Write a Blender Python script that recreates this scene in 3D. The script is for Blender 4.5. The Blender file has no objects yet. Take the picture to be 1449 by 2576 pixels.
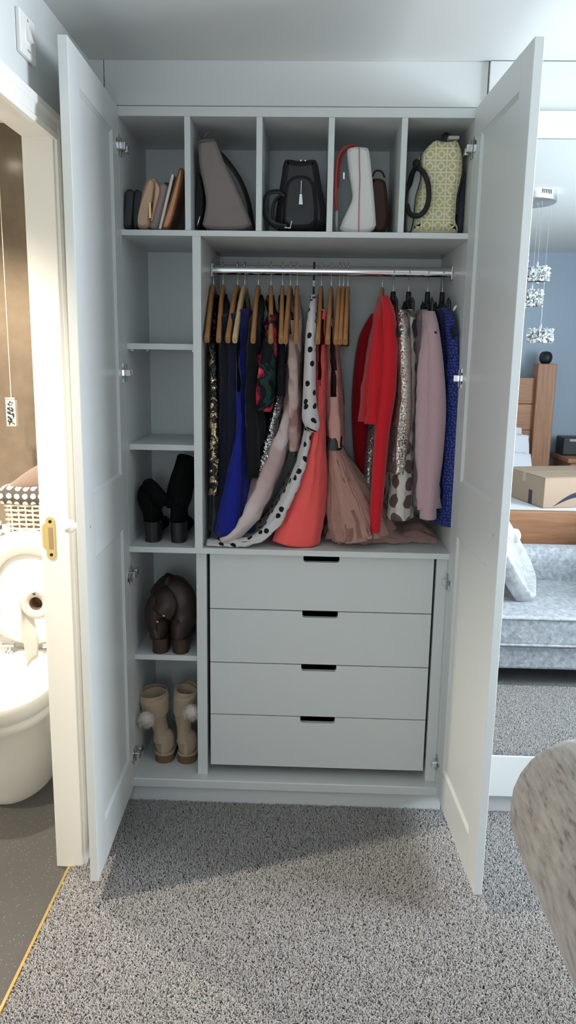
import bpy, bmesh, math, random
from mathutils import Vector, Matrix, noise
from mathutils.geometry import tessellate_polygon
random.seed(7)
scene = bpy.context.scene
COL = scene.collection
PI = math.pi

# ------------------------------------------------------------------ camera
CAM = Vector((0.5677, -2.3449, 1.4788)); F = 1951.94
PITCH, YAW, ROLL = -0.1999, -0.0302, 0.0158
fw = Vector((math.sin(YAW) * math.cos(PITCH), math.cos(YAW) * math.cos(PITCH), math.sin(PITCH)))
rt0 = Vector((math.cos(YAW), -math.sin(YAW), 0)); up0 = rt0.cross(fw)
RT = rt0 * math.cos(ROLL) + up0 * math.sin(ROLL)
UP = up0 * math.cos(ROLL) - rt0 * math.sin(ROLL)
cd = bpy.data.cameras.new('camera'); cam = bpy.data.objects.new('camera', cd); COL.objects.link(cam)
m = Matrix((RT, UP, -fw)).transposed().to_4x4(); m.translation = CAM
cam.matrix_world = m
cd.sensor_fit = 'HORIZONTAL'; cd.sensor_width = 36.0; cd.lens = F / 1449 * 36.0
cd.clip_start = 0.02; cd.clip_end = 60
scene.camera = cam

# ------------------------------------------------------------------ light
scene.view_settings.view_transform = 'Standard'
scene.view_settings.look = 'None'
scene.view_settings.gamma = 1.0
scene.view_settings.use_curve_mapping = False
scene.view_settings.exposure = 0.17
w = bpy.data.worlds.new('sky'); scene.world = w; w.use_nodes = True
w.node_tree.nodes['Background'].inputs[0].default_value = (0.70, 0.84, 1.0, 1)
w.node_tree.nodes['Background'].inputs[1].default_value = 1.2

def area(name, loc, rot, sx, sy, power, col):
    l = bpy.data.lights.new(name, 'AREA'); l.shape = 'RECTANGLE'; l.size = sx; l.size_y = sy
    l.energy = power; l.color = col
    o = bpy.data.objects.new(name, l); COL.objects.link(o); o.location = loc; o.rotation_euler = rot
    return o
# daylight through the right-hand window, plus an added frontal fill behind the camera
YR_ = -3.99
area('window_daylight', (3.46, -.72, 1.50), (0, PI / 2, 0), 1.15, 1.10, 148, (0.85, 0.93, 1.0))
area('rear_fill_light', (.42, YR_ + .01, 1.42), (PI / 2, 0, 0), .80, .95, 10, (0.90, 0.98, 0.98))

# ------------------------------------------------------------------ helpers
def at(px, py, y=None, z=None, x=None):
    """point of the place seen at a photo pixel, at a known depth plane"""
    d = fw * F + RT * (px - 724.5) - UP * (py - 1288)
    if y is not None: t = (y - CAM.y) / d.y
    elif z is not None: t = (z - CAM.z) / d.z
    else: t = (x - CAM.x) / d.x
    return CAM + d * t

WORLD = {}
def put(o, parent=None, origin=(0, 0, 0)):
    """link o so that its mesh, written in world space, stays put under its parent"""
    COL.objects.link(o)
    origin = Vector(origin)
    if parent is not None:
        o.parent = parent
        o.location = origin - WORLD[parent.name]
    else:
        o.location = origin
    WORLD[o.name] = origin
    return o

def empty(name, loc, label=None, cat=None, group=None, kind=None):
    o = bpy.data.objects.new(name, None); o.empty_display_size = .05
    put(o, None, loc); tag(o, label, cat, group, kind); return o

def tag(o, label=None, cat=None, group=None, kind=None):
    if label: o['label'] = label
    if cat: o['category'] = cat
    if group: o['group'] = group
    if kind: o['kind'] = kind
    return o

class MB:
    """collects world-space geometry for one mesh object"""
    def __init__(s): s.v = []; s.f = []; s.uv = []; s.sm = []
    def add(s, vs, fs, smooth=False, uvs=None):
        b = len(s.v); s.v += [tuple(p) for p in vs]
        for i, f in enumerate(fs):
            s.f.append([b + k for k in f]); s.sm.append(smooth)
            s.uv.append([uvs[k] for k in f] if uvs else [(0, 0)] * len(f))
        return s
    def frombm(s, bm, smooth=False):
        bm.verts.index_update()
        s.add([v.co[:] for v in bm.verts], [[v.index for v in f.verts] for f in bm.faces], smooth)
        bm.free(); return s
    def box(s, x0, x1, y0, y1, z0, z1, bev=0.0, seg=2, mat=None):
        bm = bmesh.new(); bmesh.ops.create_cube(bm, size=1)
        for v in bm.verts:
            v.co = Vector(((x0 + x1) / 2 + v.co.x * (x1 - x0), (y0 + y1) / 2 + v.co.y * (y1 - y0), (z0 + z1) / 2 + v.co.z * (z1 - z0)))
        if bev: bmesh.ops.bevel(bm, geom=bm.edges[:], offset=bev, segments=seg, affect='EDGES', profile=.5)
        if mat is not None: bmesh.ops.transform(bm, matrix=mat, verts=bm.verts)
        return s.frombm(bm, False)
    def prism(s, pts, a, b, axis='y', bev=0.0, smooth=False, mat=None):
        """pts: outline in the two other axes, extruded from a to b along axis"""
        def P(p, t):
            return {'y': (p[0], t, p[1]), 'x': (t, p[0], p[1]), 'z': (p[0], p[1], t)}[axis]
        bm = bmesh.new()
        A = [bm.verts.new(P(p, a)) for p in pts]; B = [bm.verts.new(P(p, b)) for p in pts]
        n = len(pts)
        bm.faces.new(A); bm.faces.new(B[::-1])
        for i in range(n): bm.faces.new((A[i], B[i], B[(i + 1) % n], A[(i + 1) % n]))
        bmesh.ops.recalc_face_normals(bm, faces=bm.faces[:])
        if bev: bmesh.ops.bevel(bm, geom=bm.edges[:], offset=bev, segments=2, affect='EDGES', profile=.5)
        if mat is not None: bmesh.ops.transform(bm, matrix=mat, verts=bm.verts)
        return s.frombm(bm, smooth)
    def loft(s, rings, cap0=True, cap1=True, smooth=True, closed=True, skip=()):
        n = len(rings[0]); vs = []; uv = []
        L = 0.0; prev = None
        for r in rings:
            c = sum((Vector(p) for p in r), Vector()) / n
            if prev is not None: L += (c - prev).length
            prev = c; u = 0.0
            for i, p in enumerate(r):
                if i: u += (Vector(p) - Vector(r[i - 1])).length
                vs.append(p); uv.append((u, L))
        fs = []
        for j in range(len(rings) - 1):
            for i in range(n if closed else n - 1):
                k = (i + 1) % n
                if (j, i) in skip: continue
                fs.append((j * n + i, j * n + k, (j + 1) * n + k, (j + 1) * n + i))
        s.add(vs, fs, smooth, uv)
        for on, rg, u_ in ((cap0, rings[0], uv[:n]), (cap1, rings[-1], uv[-n:])):
            if on: s.add(rg, [list(t) for t in tessellate_polygon([[Vector(p) for p in rg]])], False, u_)
        return s
    def tube(s, path, r, n=8, cap=True, flat=None):
        """round (or flat: (a,b)) tube along a polyline with parallel-transported frames"""
        P = [Vector(p) for p in path]; rings = []
        T0 = (P[1] - P[0]).normalized()
        N = T0.orthogonal().normalized() if abs(T0.x) > .9 else (Vector((1, 0, 0)) - T0 * T0.x).normalized()
        for i, p in enumerate(P):
            T = ((P[min(i + 1, len(P) - 1)] - P[max(i - 1, 0)])).normalized()
            N = (N - T * N.dot(T)).normalized(); B = T.cross(N)
            ri = r[i] if isinstance(r, (list, tuple)) else r
            a, b = (ri, ri) if flat is None else (flat[0] * ri, flat[1] * ri)
            rings.append([p + N * (a * math.cos(2 * PI * k / n)) + B * (b * math.sin(2 * PI * k / n)) for k in range(n)])
        return s.loft(rings, cap, cap)
    def lathe(s, prof, c, n=20, axis='z', cap=True):
        """prof: (radius, offset along axis)"""
        rings = []
        for r, t in prof:
            ring = []
            for k in range(n):
                a = 2 * PI * k / n; u, v = r * math.cos(a), r * math.sin(a)
                q = {'z': (u, v, t), 'y': (u, t, v), 'x': (t, u, v)}[axis]
                ring.append((c[0] + q[0], c[1] + q[1], c[2] + q[2]))
            rings.append(ring)
        return s.loft(rings, cap, cap)
    def mesh(s, name):
        me = bpy.data.meshes.new(name); me.from_pydata(s.v, [], s.f); 
        ul = me.uv_layers.new(name='UVMap'); i = 0; dat = []
        for f in s.uv:
            for q in f: dat += [q[0], q[1]]
        ul.data.foreach_set('uv', dat)
        me.polygons.foreach_set('use_smooth', s.sm)
        me.update()
        bm = bmesh.new(); bm.from_mesh(me); bmesh.ops.recalc_face_normals(bm, faces=bm.faces[:]); bm.to_mesh(me); bm.free()
        return me
    def build(s, name, mat, parent=None, origin=None, **k):
        me = s.mesh(name); me.materials.append(mat)
        o = bpy.data.objects.new(name, me)
        if parent is None:
            xs = [p[0] for p in s.v]; ys = [p[1] for p in s.v]; zs = [p[2] for p in s.v]
            origin = Vector(((min(xs) + max(xs)) / 2, (min(ys) + max(ys)) / 2, min(zs))) if origin is None else Vector(origin)
            me.transform(Matrix.Translation(-origin))
            put(o, None, origin)
        else:
            put(o, parent, (0, 0, 0))
        tag(o, k.get('label'), k.get('cat'), k.get('group'), k.get('kind'))
        return o

def catmull(P, m):
    """interpolate a list of equal-length tuples to m samples"""
    n = len(P); out = []
    for j in range(m):
        t = j / (m - 1) * (n - 1); i = min(int(t), n - 2); u = t - i
        p0, p1, p2, p3 = P[max(i - 1, 0)], P[i], P[i + 1], P[min(i + 2, n - 1)]
        out.append(tuple(.5 * (2 * b + (-a + c) * u + (2 * a - 5 * b + 4 * c - d) * u * u + (-a + 3 * b - 3 * c + d) * u ** 3) for a, b, c, d in zip(p0, p1, p2, p3)))
    return out

def smooth_poly(P, it=2):
    for _ in range(it):
        Q = []
        for i in range(len(P)):
            a, b = P[i], P[(i + 1) % len(P)]
            Q += [(a[0] * .75 + b[0] * .25, a[1] * .75 + b[1] * .25), (a[0] * .25 + b[0] * .75, a[1] * .25 + b[1] * .75)]
        P = Q
    return P

# ------------------------------------------------------------------ materials
def newmat(name):
    m = bpy.data.materials.new(name); m.use_nodes = True
    nt = m.node_tree; return m, nt, nt.nodes['Principled BSDF']
def link(nt, a, b): nt.links.new(a, b)
def node(nt, t, **k):
    n = nt.nodes.new(t)
    for a, b in k.items(): setattr(n, a, b)
    return n
def ramp(nt, fac, stops, interp='LINEAR'):
    r = node(nt, 'ShaderNodeValToRGB'); r.color_ramp.interpolation = interp
    e = r.color_ramp.elements
    while len(e) > 1: e.remove(e[-1])
    e[0].position = stops[0][0]; e[0].color = (*stops[0][1], 1)
    for p, c in stops[1:]:
        q = e.new(p); q.color = (*c, 1)
    link(nt, fac, r.inputs[0]); return r.outputs[0]
def coords(nt, kind='Object', scale=(1, 1, 1)):
    t = node(nt, 'ShaderNodeTexCoord'); mp = node(nt, 'ShaderNodeMapping')
    mp.inputs['Scale'].default_value = scale
    link(nt, t.outputs[kind], mp.inputs[0]); return mp.outputs[0]
def noise_fac(nt, vec, scale, detail=3, rough=.55):
    n = node(nt, 'ShaderNodeTexNoise'); n.inputs['Scale'].default_value = scale
    n.inputs['Detail'].default_value = detail; n.inputs['Roughness'].default_value = rough
    link(nt, vec, n.inputs['Vector']); return n.outputs[0]
def bump(nt, b, fac, strength, dist=.002):
    n = node(nt, 'ShaderNodeBump'); n.inputs['Strength'].default_value = strength; n.inputs['Distance'].default_value = dist
    link(nt, fac, n.inputs['Height']); link(nt, n.outputs[0], b.inputs['Normal'])

def M(name, col, rough=.5, metal=0, var=None, bmp=None, sheen=0, spec=.5, coat=0, kind='Object', stretch=(1, 1, 1), trans=0, alpha=1):
    """plain material; var=(scale, colour2) mixes a second colour by noise; bmp=(scale,strength,distance)"""
    m, nt, b = newmat(name)
    b.inputs['Base Color'].default_value = (*col, 1); b.inputs['Roughness'].default_value = rough
    b.inputs['Metallic'].default_value = metal; b.inputs['Specular IOR Level'].default_value = spec
    if sheen: b.inputs['Sheen Weight'].default_value = sheen
    if coat: b.inputs['Coat Weight'].default_value = coat; b.inputs['Coat Roughness'].default_value = .08
    if alpha < 1: b.inputs['Alpha'].default_value = alpha
    v = coords(nt, kind, stretch) if (var or bmp) else None
    if var:
        link(nt, ramp(nt, noise_fac(nt, v, var[0], 4), [(.35, col), (.65, var[1])]), b.inputs['Base Color'])
    if bmp: bump(nt, b, noise_fac(nt, v, bmp[0], 4), bmp[1], bmp[2] if len(bmp) > 2 else .002)
    return m

def dots(name, base, dot, scale, radius, rnd=.35, rough=.8, stretch=(1, 1, 1), bmp=None):
    m, nt, b = newmat(name); v = coords(nt, 'UV', stretch)
    vo = node(nt, 'ShaderNodeTexVoronoi'); vo.voronoi_dimensions = '2D'; vo.inputs['Scale'].default_value = scale; vo.inputs['Randomness'].default_value = rnd
    link(nt, v, vo.inputs['Vector'])
    link(nt, ramp(nt, vo.outputs['Distance'], [(0, dot), (radius, dot), (radius + .03, base)]), b.inputs['Base Color'])
    b.inputs['Roughness'].default_value = rough; b.inputs['Specular IOR Level'].default_value = .2
    b.inputs['Sheen Weight'].default_value = .1
    if bmp: bump(nt, b, noise_fac(nt, v, bmp[0]), bmp[1], .001)
    return m

def floral(name, stops, scale, rough=.8, interp='CONSTANT', dist=.6):
    m, nt, b = newmat(name); v = coords(nt, 'UV')
    n = node(nt, 'ShaderNodeTexNoise'); n.inputs['Scale'].default_value = scale; n.inputs['Detail'].default_value = 3; n.inputs['Distortion'].default_value = dist
    link(nt, v, n.inputs['Vector'])
    link(nt, ramp(nt, n.outputs[0], stops, interp), b.inputs['Base Color'])
    b.inputs['Roughness'].default_value = rough; b.inputs['Specular IOR Level'].default_value = .2
    return m

def sequin(name, c0, c1, scale, cover=None, base=(0.005, .005, .006), rough=.22):
    """overlapping metallic discs: each cell gets its own tilt; cover=(noise scale, threshold) limits them to patches"""
    m, nt, b = newmat(name); v = coords(nt, 'UV')
    vo = node(nt, 'ShaderNodeTexVoronoi'); vo.voronoi_dimensions = '2D'; vo.inputs['Scale'].default_value = scale
    link(nt, v, vo.inputs['Vector'])
    sep = node(nt, 'ShaderNodeSeparateColor'); link(nt, vo.outputs['Color'], sep.inputs[0])
    colr = ramp(nt, sep.outputs[0], [(0, c0), (1, c1)])
    b.inputs['Roughness'].default_value = rough
    nm = node(nt, 'ShaderNodeNormalMap'); nm.inputs['Strength'].default_value = .55
    mixc = node(nt, 'ShaderNodeMix', data_type='RGBA'); mixc.inputs[0].default_value = .55
    mixc.inputs[6].default_value = (.5, .5, 1, 1); link(nt, vo.outputs['Color'], mixc.inputs[7]); link(nt, mixc.outputs[2], nm.inputs['Color'])
    link(nt, nm.outputs[0], b.inputs['Normal'])
    if cover:
        n = node(nt, 'ShaderNodeTexNoise'); n.inputs['Scale'].default_value = cover[0]; n.inputs['Distortion'].default_value = 1.5; link(nt, v, n.inputs['Vector'])
        f = ramp(nt, n.outputs[0], [(cover[1], (0, 0, 0)), (cover[1] + .02, (1, 1, 1))])
        mx = node(nt, 'ShaderNodeMix', data_type='RGBA'); link(nt, f, mx.inputs[0]); mx.inputs[6].default_value = (*base, 1); link(nt, colr, mx.inputs[7])
        link(nt, mx.outputs[2], b.inputs['Base Color']); link(nt, f, b.inputs['Metallic'])
    else:
        link(nt, colr, b.inputs['Base Color']); b.inputs['Metallic'].default_value = .75
    return m

def wood(name, c0, c1, stretch, scale=6, rough=.5, kind='Object'):
    m, nt, b = newmat(name); v = coords(nt, kind, stretch)
    f = noise_fac(nt, v, scale, 6, .62)
    link(nt, ramp(nt, f, [(.3, c0), (.7, c1)]), b.inputs['Base Color'])
    b.inputs['Roughness'].default_value = rough; bump(nt, b, f, .12, .001)
    return m

def velvet(name, dark, light, scale, stretch=(1, 1, 1)):
    m, nt, b = newmat(name); v = coords(nt, 'Object', stretch)
    n = node(nt, 'ShaderNodeTexNoise'); n.inputs['Scale'].default_value = scale; n.inputs['Detail'].default_value = 5; n.inputs['Distortion'].default_value = .5
    link(nt, v, n.inputs['Vector'])
    link(nt, ramp(nt, n.outputs[0], [(.33, dark), (.52, tuple((a + b_) / 2 for a, b_ in zip(dark, light))), (.68, light)]), b.inputs['Base Color'])
    b.inputs['Roughness'].default_value = .5; b.inputs['Sheen Weight'].default_value = .5; b.inputs['Sheen Roughness'].default_value = .3
    bump(nt, b, n.outputs[0], .6, .005)
    return m

WHITE = M('white satin paint', (.70, .725, .72), .38, bmp=(180, .03, .0005))
WALLW = M('white emulsion wall', (.64, .67, .665), .9, bmp=(220, .05, .0005))
CEIL = M('white ceiling emulsion', (.68, .70, .69), .92, bmp=(160, .05, .0005))
BLUEW = M('blue grey emulsion wall', (.40, .475, .56), .9, bmp=(200, .05, .0005))
GLOSSW = M('cream white gloss trim', (.88, .865, .84), .3)
CHROME = M('chrome', (.80, .80, .82), .12, 1)
STEEL = M('brushed steel', (.55, .53, .50), .28, 1)
BRASS = M('brass', (.78, .60, .28), .3, 1)
BLACKP = M('black plastic', (.012, .013, .015), .42)
DARKHOLE = M('dark hole', (.01, .008, .006), .9)
HANGW = wood('hanger wood', (.33, .145, .048), (.50, .25, .10), (40, 3, 3), 5, .42)
HANGL = wood('pale hanger wood', (.58, .40, .20), (.70, .53, .30), (40, 3, 3), 5, .42)
PINE = wood('oiled pine', (.30, .125, .058), (.45, .225, .118), (1.0, 14, 14), 4, .5)
PINEV = wood('oiled pine upright', (.30, .125, .058), (.45, .225, .118), (14, 14, 1.0), 4, .5)
CERAM = M('white ceramic', (.90, .88, .85), .08, coat=.5)
MIRR, nt, b = newmat('mirror glass'); b.inputs['Base Color'].default_value = (.86, .90, .92, 1); b.inputs['Metallic'].default_value = 1; b.inputs['Roughness'].default_value = .004
VELV = velvet('silver crushed velvet', (.30, .315, .335), (.54, .56, .59), 45, (1, .7, 1))
VELVN, nt, b = newmat('taupe silver velvet'); v = coords(nt, 'Object', (1, .16, .55))
f = noise_fac(nt, v, 150, 3, .55); f2 = noise_fac(nt, coords(nt, 'Object'), 9, 2)
ma = node(nt, 'ShaderNodeMath', operation='MULTIPLY_ADD'); ma.inputs[1].default_value = .35; link(nt, f2, ma.inputs[0]); link(nt, f, ma.inputs[2])
link(nt, ramp(nt, ma.outputs[0], [(.50, (.10, .088, .078)), (.60, (.20, .18, .16)), (.85, (.285, .26, .235))]), b.inputs['Base Color'])
b.inputs['Roughness'].default_value = .55; b.inputs['Sheen Weight'].default_value = .3; bump(nt, b, f, .3, .003)

# carpet
CARPET, nt, b = newmat('grey carpet'); v = coords(nt, 'Object')
f = noise_fac(nt, v, 420, 3, .6); f2 = noise_fac(nt, v, 6, 3)
c1 = ramp(nt, f, [(.32, (.13, .125, .123)), (.5, (.225, .217, .215)), (.68, (.33, .32, .317))])
mx = node(nt, 'ShaderNodeMix', data_type='RGBA', blend_type='MULTIPLY'); mx.inputs[0].default_value = .35
link(nt, c1, mx.inputs[6]); link(nt, ramp(nt, f2, [(.3, (.75, .75, .75)), (.7, (1, 1, 1))]), mx.inputs[7])
link(nt, mx.outputs[2], b.inputs['Base Color']); b.inputs['Roughness'].default_value = 1; b.inputs['Specular IOR Level'].default_value = .05
bump(nt, b, f, .9, .006)
TUFT, nt, b = newmat('carpet tuft')
oi = node(nt, 'ShaderNodeObjectInfo')
link(nt, ramp(nt, oi.outputs['Random'], [(0, (.275, .261, .256)), (.2, (.345, .33, .325)), (.8, (.405, .39, .385)), (1, (.455, .44, .435))]), b.inputs['Base Color'])
b.inputs['Roughness'].default_value = 1; b.inputs['Specular IOR Level'].default_value = .05

# bathroom vinyl with sparkle
VINYL, nt, b = newmat('dark sparkle vinyl'); v = coords(nt, 'Object')
vo = node(nt, 'ShaderNodeTexVoronoi'); vo.inputs['Scale'].default_value = 105; link(nt, v, vo.inputs['Vector'])
sp = ramp(nt, vo.outputs['Distance'], [(0, (.75, .72, .68)), (.075, (.5, .48, .45)), (.11, (.062, .06, .058))])
link(nt, sp, b.inputs['Base Color']); b.inputs['Roughness'].default_value = .45
# brown shiny stone panel
STONE, nt, b = newmat('brown stone effect panel'); v = coords(nt, 'Object')
f = noise_fac(nt, v, 3.2, 7, .65)
link(nt, ramp(nt, f, [(.3, (.12, .09, .064)), (.5, (.175, .135, .098)), (.72, (.235, .188, .14))]), b.inputs['Base Color'])
b.inputs['Roughness'].default_value = .16
GLASS, nt, b = newmat('window glass')
out = nt.nodes['Material Output']; tr = node(nt, 'ShaderNodeBsdfTransparent'); gl = node(nt, 'ShaderNodeBsdfGlossy'); gl.inputs['Roughness'].default_value = .01
ms = node(nt, 'ShaderNodeMixShader'); ms.inputs[0].default_value = .06
link(nt, tr.outputs[0], ms.inputs[1]); link(nt, gl.outputs[0], ms.inputs[2]); link(nt, ms.outputs[0], out.inputs[0])
EMIT, nt, b = newmat('lit lamp'); b.inputs['Emission Color'].default_value = (1, .86, .66, 1); b.inputs['Emission Strength'].default_value = 60

# ------------------------------------------------------------------ room shell
ZC = 2.277; XW = -0.08; XB = -0.150; YJ = -0.335; YN = -1.10; ZH = 1.987
XR = 3.42; YR = -3.96; YBK = 0.50
def struct(name, mb, mat, parent=None):
    o = mb.build(name, mat, parent)
    if parent is None: o['kind'] = 'structure'
    return o
fl = struct('floor', MB().box(-.118, XR + .1, YR - .1, YBK + .12, -.08, 0), CARPET)
struct('ceiling', MB().box(-1.75, XR + .1, YR - .1, YBK + .22, ZC, ZC + .08), CEIL)
mb = MB(); mb.box(XB, XW, YJ, YBK + .12, 0, ZC); mb.box(XB, XW, YR - .1, YN, 0, ZC); mb.box(XB, XW, YN, YJ, ZH + .02, ZC)
struct('wall_left', mb, WALLW)
# right wall with its window opening
WY0, WY1, WZ0, WZ1 = -1.30, -.14, .90, 2.08
mb = MB(); mb.box(XR, XR + .1, YR - .1, WY0, 0, ZC); mb.box(XR, XR + .1, WY1, YBK + .12, 0, ZC)
mb.box(XR, XR + .1, WY0, WY1, 0, WZ0); mb.box(XR, XR + .1, WY0, WY1, WZ1, ZC)
struct('wall_right', mb, WALLW)
def window(name, x0, x1, y0, y1, z0, z1, alongy):
    o = MB()
    t = .045
    if alongy:
        o.box(x0, x1, y0, y1, z0, z0 + t, .004); o.box(x0, x1, y0, y1, z1 - t, z1, .004)
        for yy in (y0, (y0 + y1) / 2 - t / 2, y1 - t): o.box(x0, x1, yy, yy + t, z0, z1, .004)
    else:
        o.box(x0, x1, y0, y1, z0, z0 + t, .004); o.box(x0, x1, y0, y1, z1 - t, z1, .004)
        for xx in (x0, (x0 + x1) / 2 - t / 2, x1 - t): o.box(xx, xx + t, y0, y1, z0, z1, .004)
    r = struct(name, o, GLOSSW)
    for k in range(2):
        if alongy:
            ya = y0 + t + k * (y1 - y0 - t) / 2; yb = ya + (y1 - y0) / 2 - t * 1.5
            pm = MB().box((x0 + x1) / 2 - .003, (x0 + x1) / 2 + .003, ya, yb, z0 + t, z1 - t)
        else:
            xa = x0 + t + k * (x1 - x0 - t) / 2; xb = xa + (x1 - x0) / 2 - t * 1.5
            pm = MB().box(xa, xb, (y0 + y1) / 2 - .003, (y0 + y1) / 2 + .003, z0 + t, z1 - t)
        me = pm.mesh('pane'); me.materials.append(GLASS); p = bpy.data.objects.new('pane', me)
        COL.objects.link(p); p.parent = r; p.location = -WORLD[r.name]; WORLD[p.name] = Vector()
    return r
window('window_1', XR + .005, XR + .035, WY0, WY1, WZ0, WZ1, True)
# rear wall behind the bed head
RX0, RX1, RZ0, RZ1 = 0.0, .85, .92, 1.92
mb = MB(); mb.box(XW, RX0, YR - .1, YR, 0, ZC); mb.box(RX1, XR, YR - .1, YR, 0, ZC); mb.box(RX0, RX1, YR - .1, YR, 0, RZ0); mb.box(RX0, RX1, YR - .1, YR, RZ1, ZC)
struct('wall_rear', mb, BLUEW)
window('added_fill_window', RX0, RX1, YR - .02, YR, RZ0, RZ1, False)  # invented window out of view, added to go with the rear fill light
struct('wall_back', MB().box(XB, XR + .1, YBK, YBK + .12, 0, ZC), WALLW)
# bathroom beyond the doorway
struct('floor_bathroom', MB().box(-1.75, -.118, -1.6, .8, -.08, 0.0), VINYL)
struct('wall_bathroom_back', MB().box(-1.75, XB, .62, .74, 0, ZC), STONE)
struct('wall_bathroom_side', MB().box(-1.75, -1.65, -1.6, .62, 0, ZC), WALLW)
struct('wall_bathroom_front', MB().box(-1.75, XB, -1.6, -1.5, 0, ZC), WALLW)
struct('trim_1', MB().box(-1.65, XB, .345, .62, 0, .805, .004), CERAM)
struct('trim_2', MB().prism([(-.122, 0), (-.120, .004), (-.113, .004), (-.110, 0)], YN, YJ, 'y'), BRASS)
# jamb lining and architrave of the bathroom doorway
fr = struct('door_1', (lambda q: (q.box(XB - .003, XW + .004, YJ - .012, YJ + .02, 0, ZH + .02, .002), q.box(XB - .003, XW + .004, YN - .02, YN + .012, 0, ZH + .02, .002), q.box(XB - .003, XW + .004, YN, YJ, ZH, ZH + .03, .002), q)[-1])(MB()), GLOSSW)
fr_par = fr
def child(mb, name, mat, parent, **k):
    me = mb.mesh(name); me.materials.append(mat); o = bpy.data.objects.new(name, me)
    COL.objects.link(o); o.parent = parent; o.location = -WORLD[parent.name]; WORLD[o.name] = Vector(); tag(o, k.get('label'), kind=k.get('kind')); return o
prof = [(0, 0), (0, .012), (.010, .016), (.016, .012), (.034, .014), (.042, .020), (.056, .020), (.060, .016), (.060, 0)]
YA = YJ - .006
mb = MB(); mb.prism([(XW + d, YA + a) for a, d in prof], 0, ZH + .054, 'z'); child(mb, 'architrave', GLOSSW, fr)
mb = MB(); mb.prism([(XW + d, YN + .006 - a) for a, d in prof], 0, ZH + .054, 'z'); child(mb, 'architrave', GLOSSW, fr)
mb = MB(); mb.prism([(XW + d + .0005, ZH - .006 + a) for a, d in prof], YN - .054, YA + .06, 'y'); child(mb, 'architrave', GLOSSW, fr)
# brass strike plate
sk = []
zs0, zs1, xs0, xs1 = .93, 1.047, -.138, -.113
for k in range(9): a = PI * k / 8; sk.append(((xs0 + xs1) / 2 + .0125 * math.cos(a), zs1 - .0125 + .0125 * math.sin(a)))
sk += [(xs0, 1.03), (xs0 - .010, 1.022), (xs0 - .010, .965), (xs0, .957)]
for k in range(9): a = PI + PI * k / 8; sk.append(((xs0 + xs1) / 2 + .0125 * math.cos(a), zs0 + .0125 + .0125 * math.sin(a)))
sp_ = child(MB().prism(sk, YJ - .0145, YJ - .011, 'y', .0006), 'strike_plate', BRASS, fr, label='brass strike plate')
child(MB().box(-.131, -.119, YJ - .0155, YJ - .0142, .958, 1.018), 'latch_recess', M('dull brass recess', (.42, .33, .18), .5, .6), fr)
for zz in (.943, 1.034): child(MB().lathe([(.0045, 0), (.0045, .0012)], (-.1255, YJ - .0158, zz), 12, 'y'), 'screw', DARKHOLE, fr)

# downlights of the bathroom
def downlight(x, y, power, label):
    e = empty('downlight', (x, y, ZC - .012), label, 'downlight', 'bathroom ceiling downlights')
    MB().lathe([(.045, .012), (.045, .004), (.040, 0), (.032, .002), (.030, .010)], (x, y, ZC - .012), 24, cap=False).build('bezel', CHROME, e)
    MB().lathe([(.0001, .006), (.029, .006)], (x, y, ZC - .012), 20, cap=False).build('bulb', EMIT, e)
    l = bpy.data.lights.new('downlight_bulb', 'SPOT'); l.energy = power; l.color = (1, .87, .70); l.spot_size = 2.05; l.spot_blend = .5; l.shadow_soft_size = .025
    o = bpy.data.objects.new('downlight_bulb', l); COL.objects.link(o); o.location = (x, y, ZC - .02)
downlight(-.75, .02, 135, 'bathroom downlight above the toilet')
downlight(-.75, -.80, 150, 'bathroom downlight nearer the doorway threshold')

# ------------------------------------------------------------------ wardrobe carcass
W1 = 1.0; ZT = 2.131; ZS1 = 1.827; ZS2 = .882; ZB = .093; YD = .03
wd = empty('wardrobe', (.5, .2, 0), 'white fitted double wardrobe standing open, with shelves, hanging rail and four drawers', 'wardrobe')
def board(name, x0, x1, y0, y1, z0, z1, bev=.0012, mat=WHITE, parent=wd): return MB().box(x0, x1, y0, y1, z0, z1, bev).build(name, mat, parent)
board('side_panel', -.018, 0, 0, .49, .07, 2.157)
board('side_panel', 1.0, 1.018, 0, .49, .07, 2.157)
board('back_panel', 0, 1.0, .365, .377, ZS1, ZT)
board('back_panel', 0, .207, .365, .377, ZB, ZS1 - .016)
board('back_panel', .207, 1.0, .47, .482, ZB, ZS1 - .016)
board('top_panel', -.018, 1.018, 0.0, .49, ZT, 2.157)
board('base_panel', -.018, 1.018, -.012, .49, .062, ZB, .003)
board('plinth', -.018, 1.018, .004, .03, 0, .064)
board('fascia', -.037, 1.03, .006, .03, 2.160, ZC)
board('filler', XW, -.039, .006, .03, 0, ZC)
board('filler', -.037, -.0185, .003, .03, 0, 2.157)
board('shelf', 0, 1.0, .0, .365, ZS1 - .016, ZS1)
for x0, x1 in ((.187, .204), (.391, .408), (.594, .611), (.798, .815)): board('divider', x0, x1, .001, .365, ZS1, ZT)
board('upright', .207, .232, .0, .47, ZS2, ZS1 - .016)
board('shelf', 0, 1.0, .0, .47, ZS2 - .018, ZS2)
for z in (1.506, 1.200, .508): board('shelf', .0, .207 if z > ZS2 else .209, .040, .365, z - .018, z)
board('upright', .207, .240, YD - .004, .47, ZB, ZS2 - .018)
board('upright', .966, 1.0, YD - .004, .47, ZB, ZS2 - .018)
# shelf pegs
for x, y, z in ((.008, .075, 1.487), (.008, .30, 1.487), (.199, .075, 1.487)):
    MB().box(x - .005, x + .005, y - .006, y + .006, z - .004, z + .001).build('shelf_peg', STEEL, wd)
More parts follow.
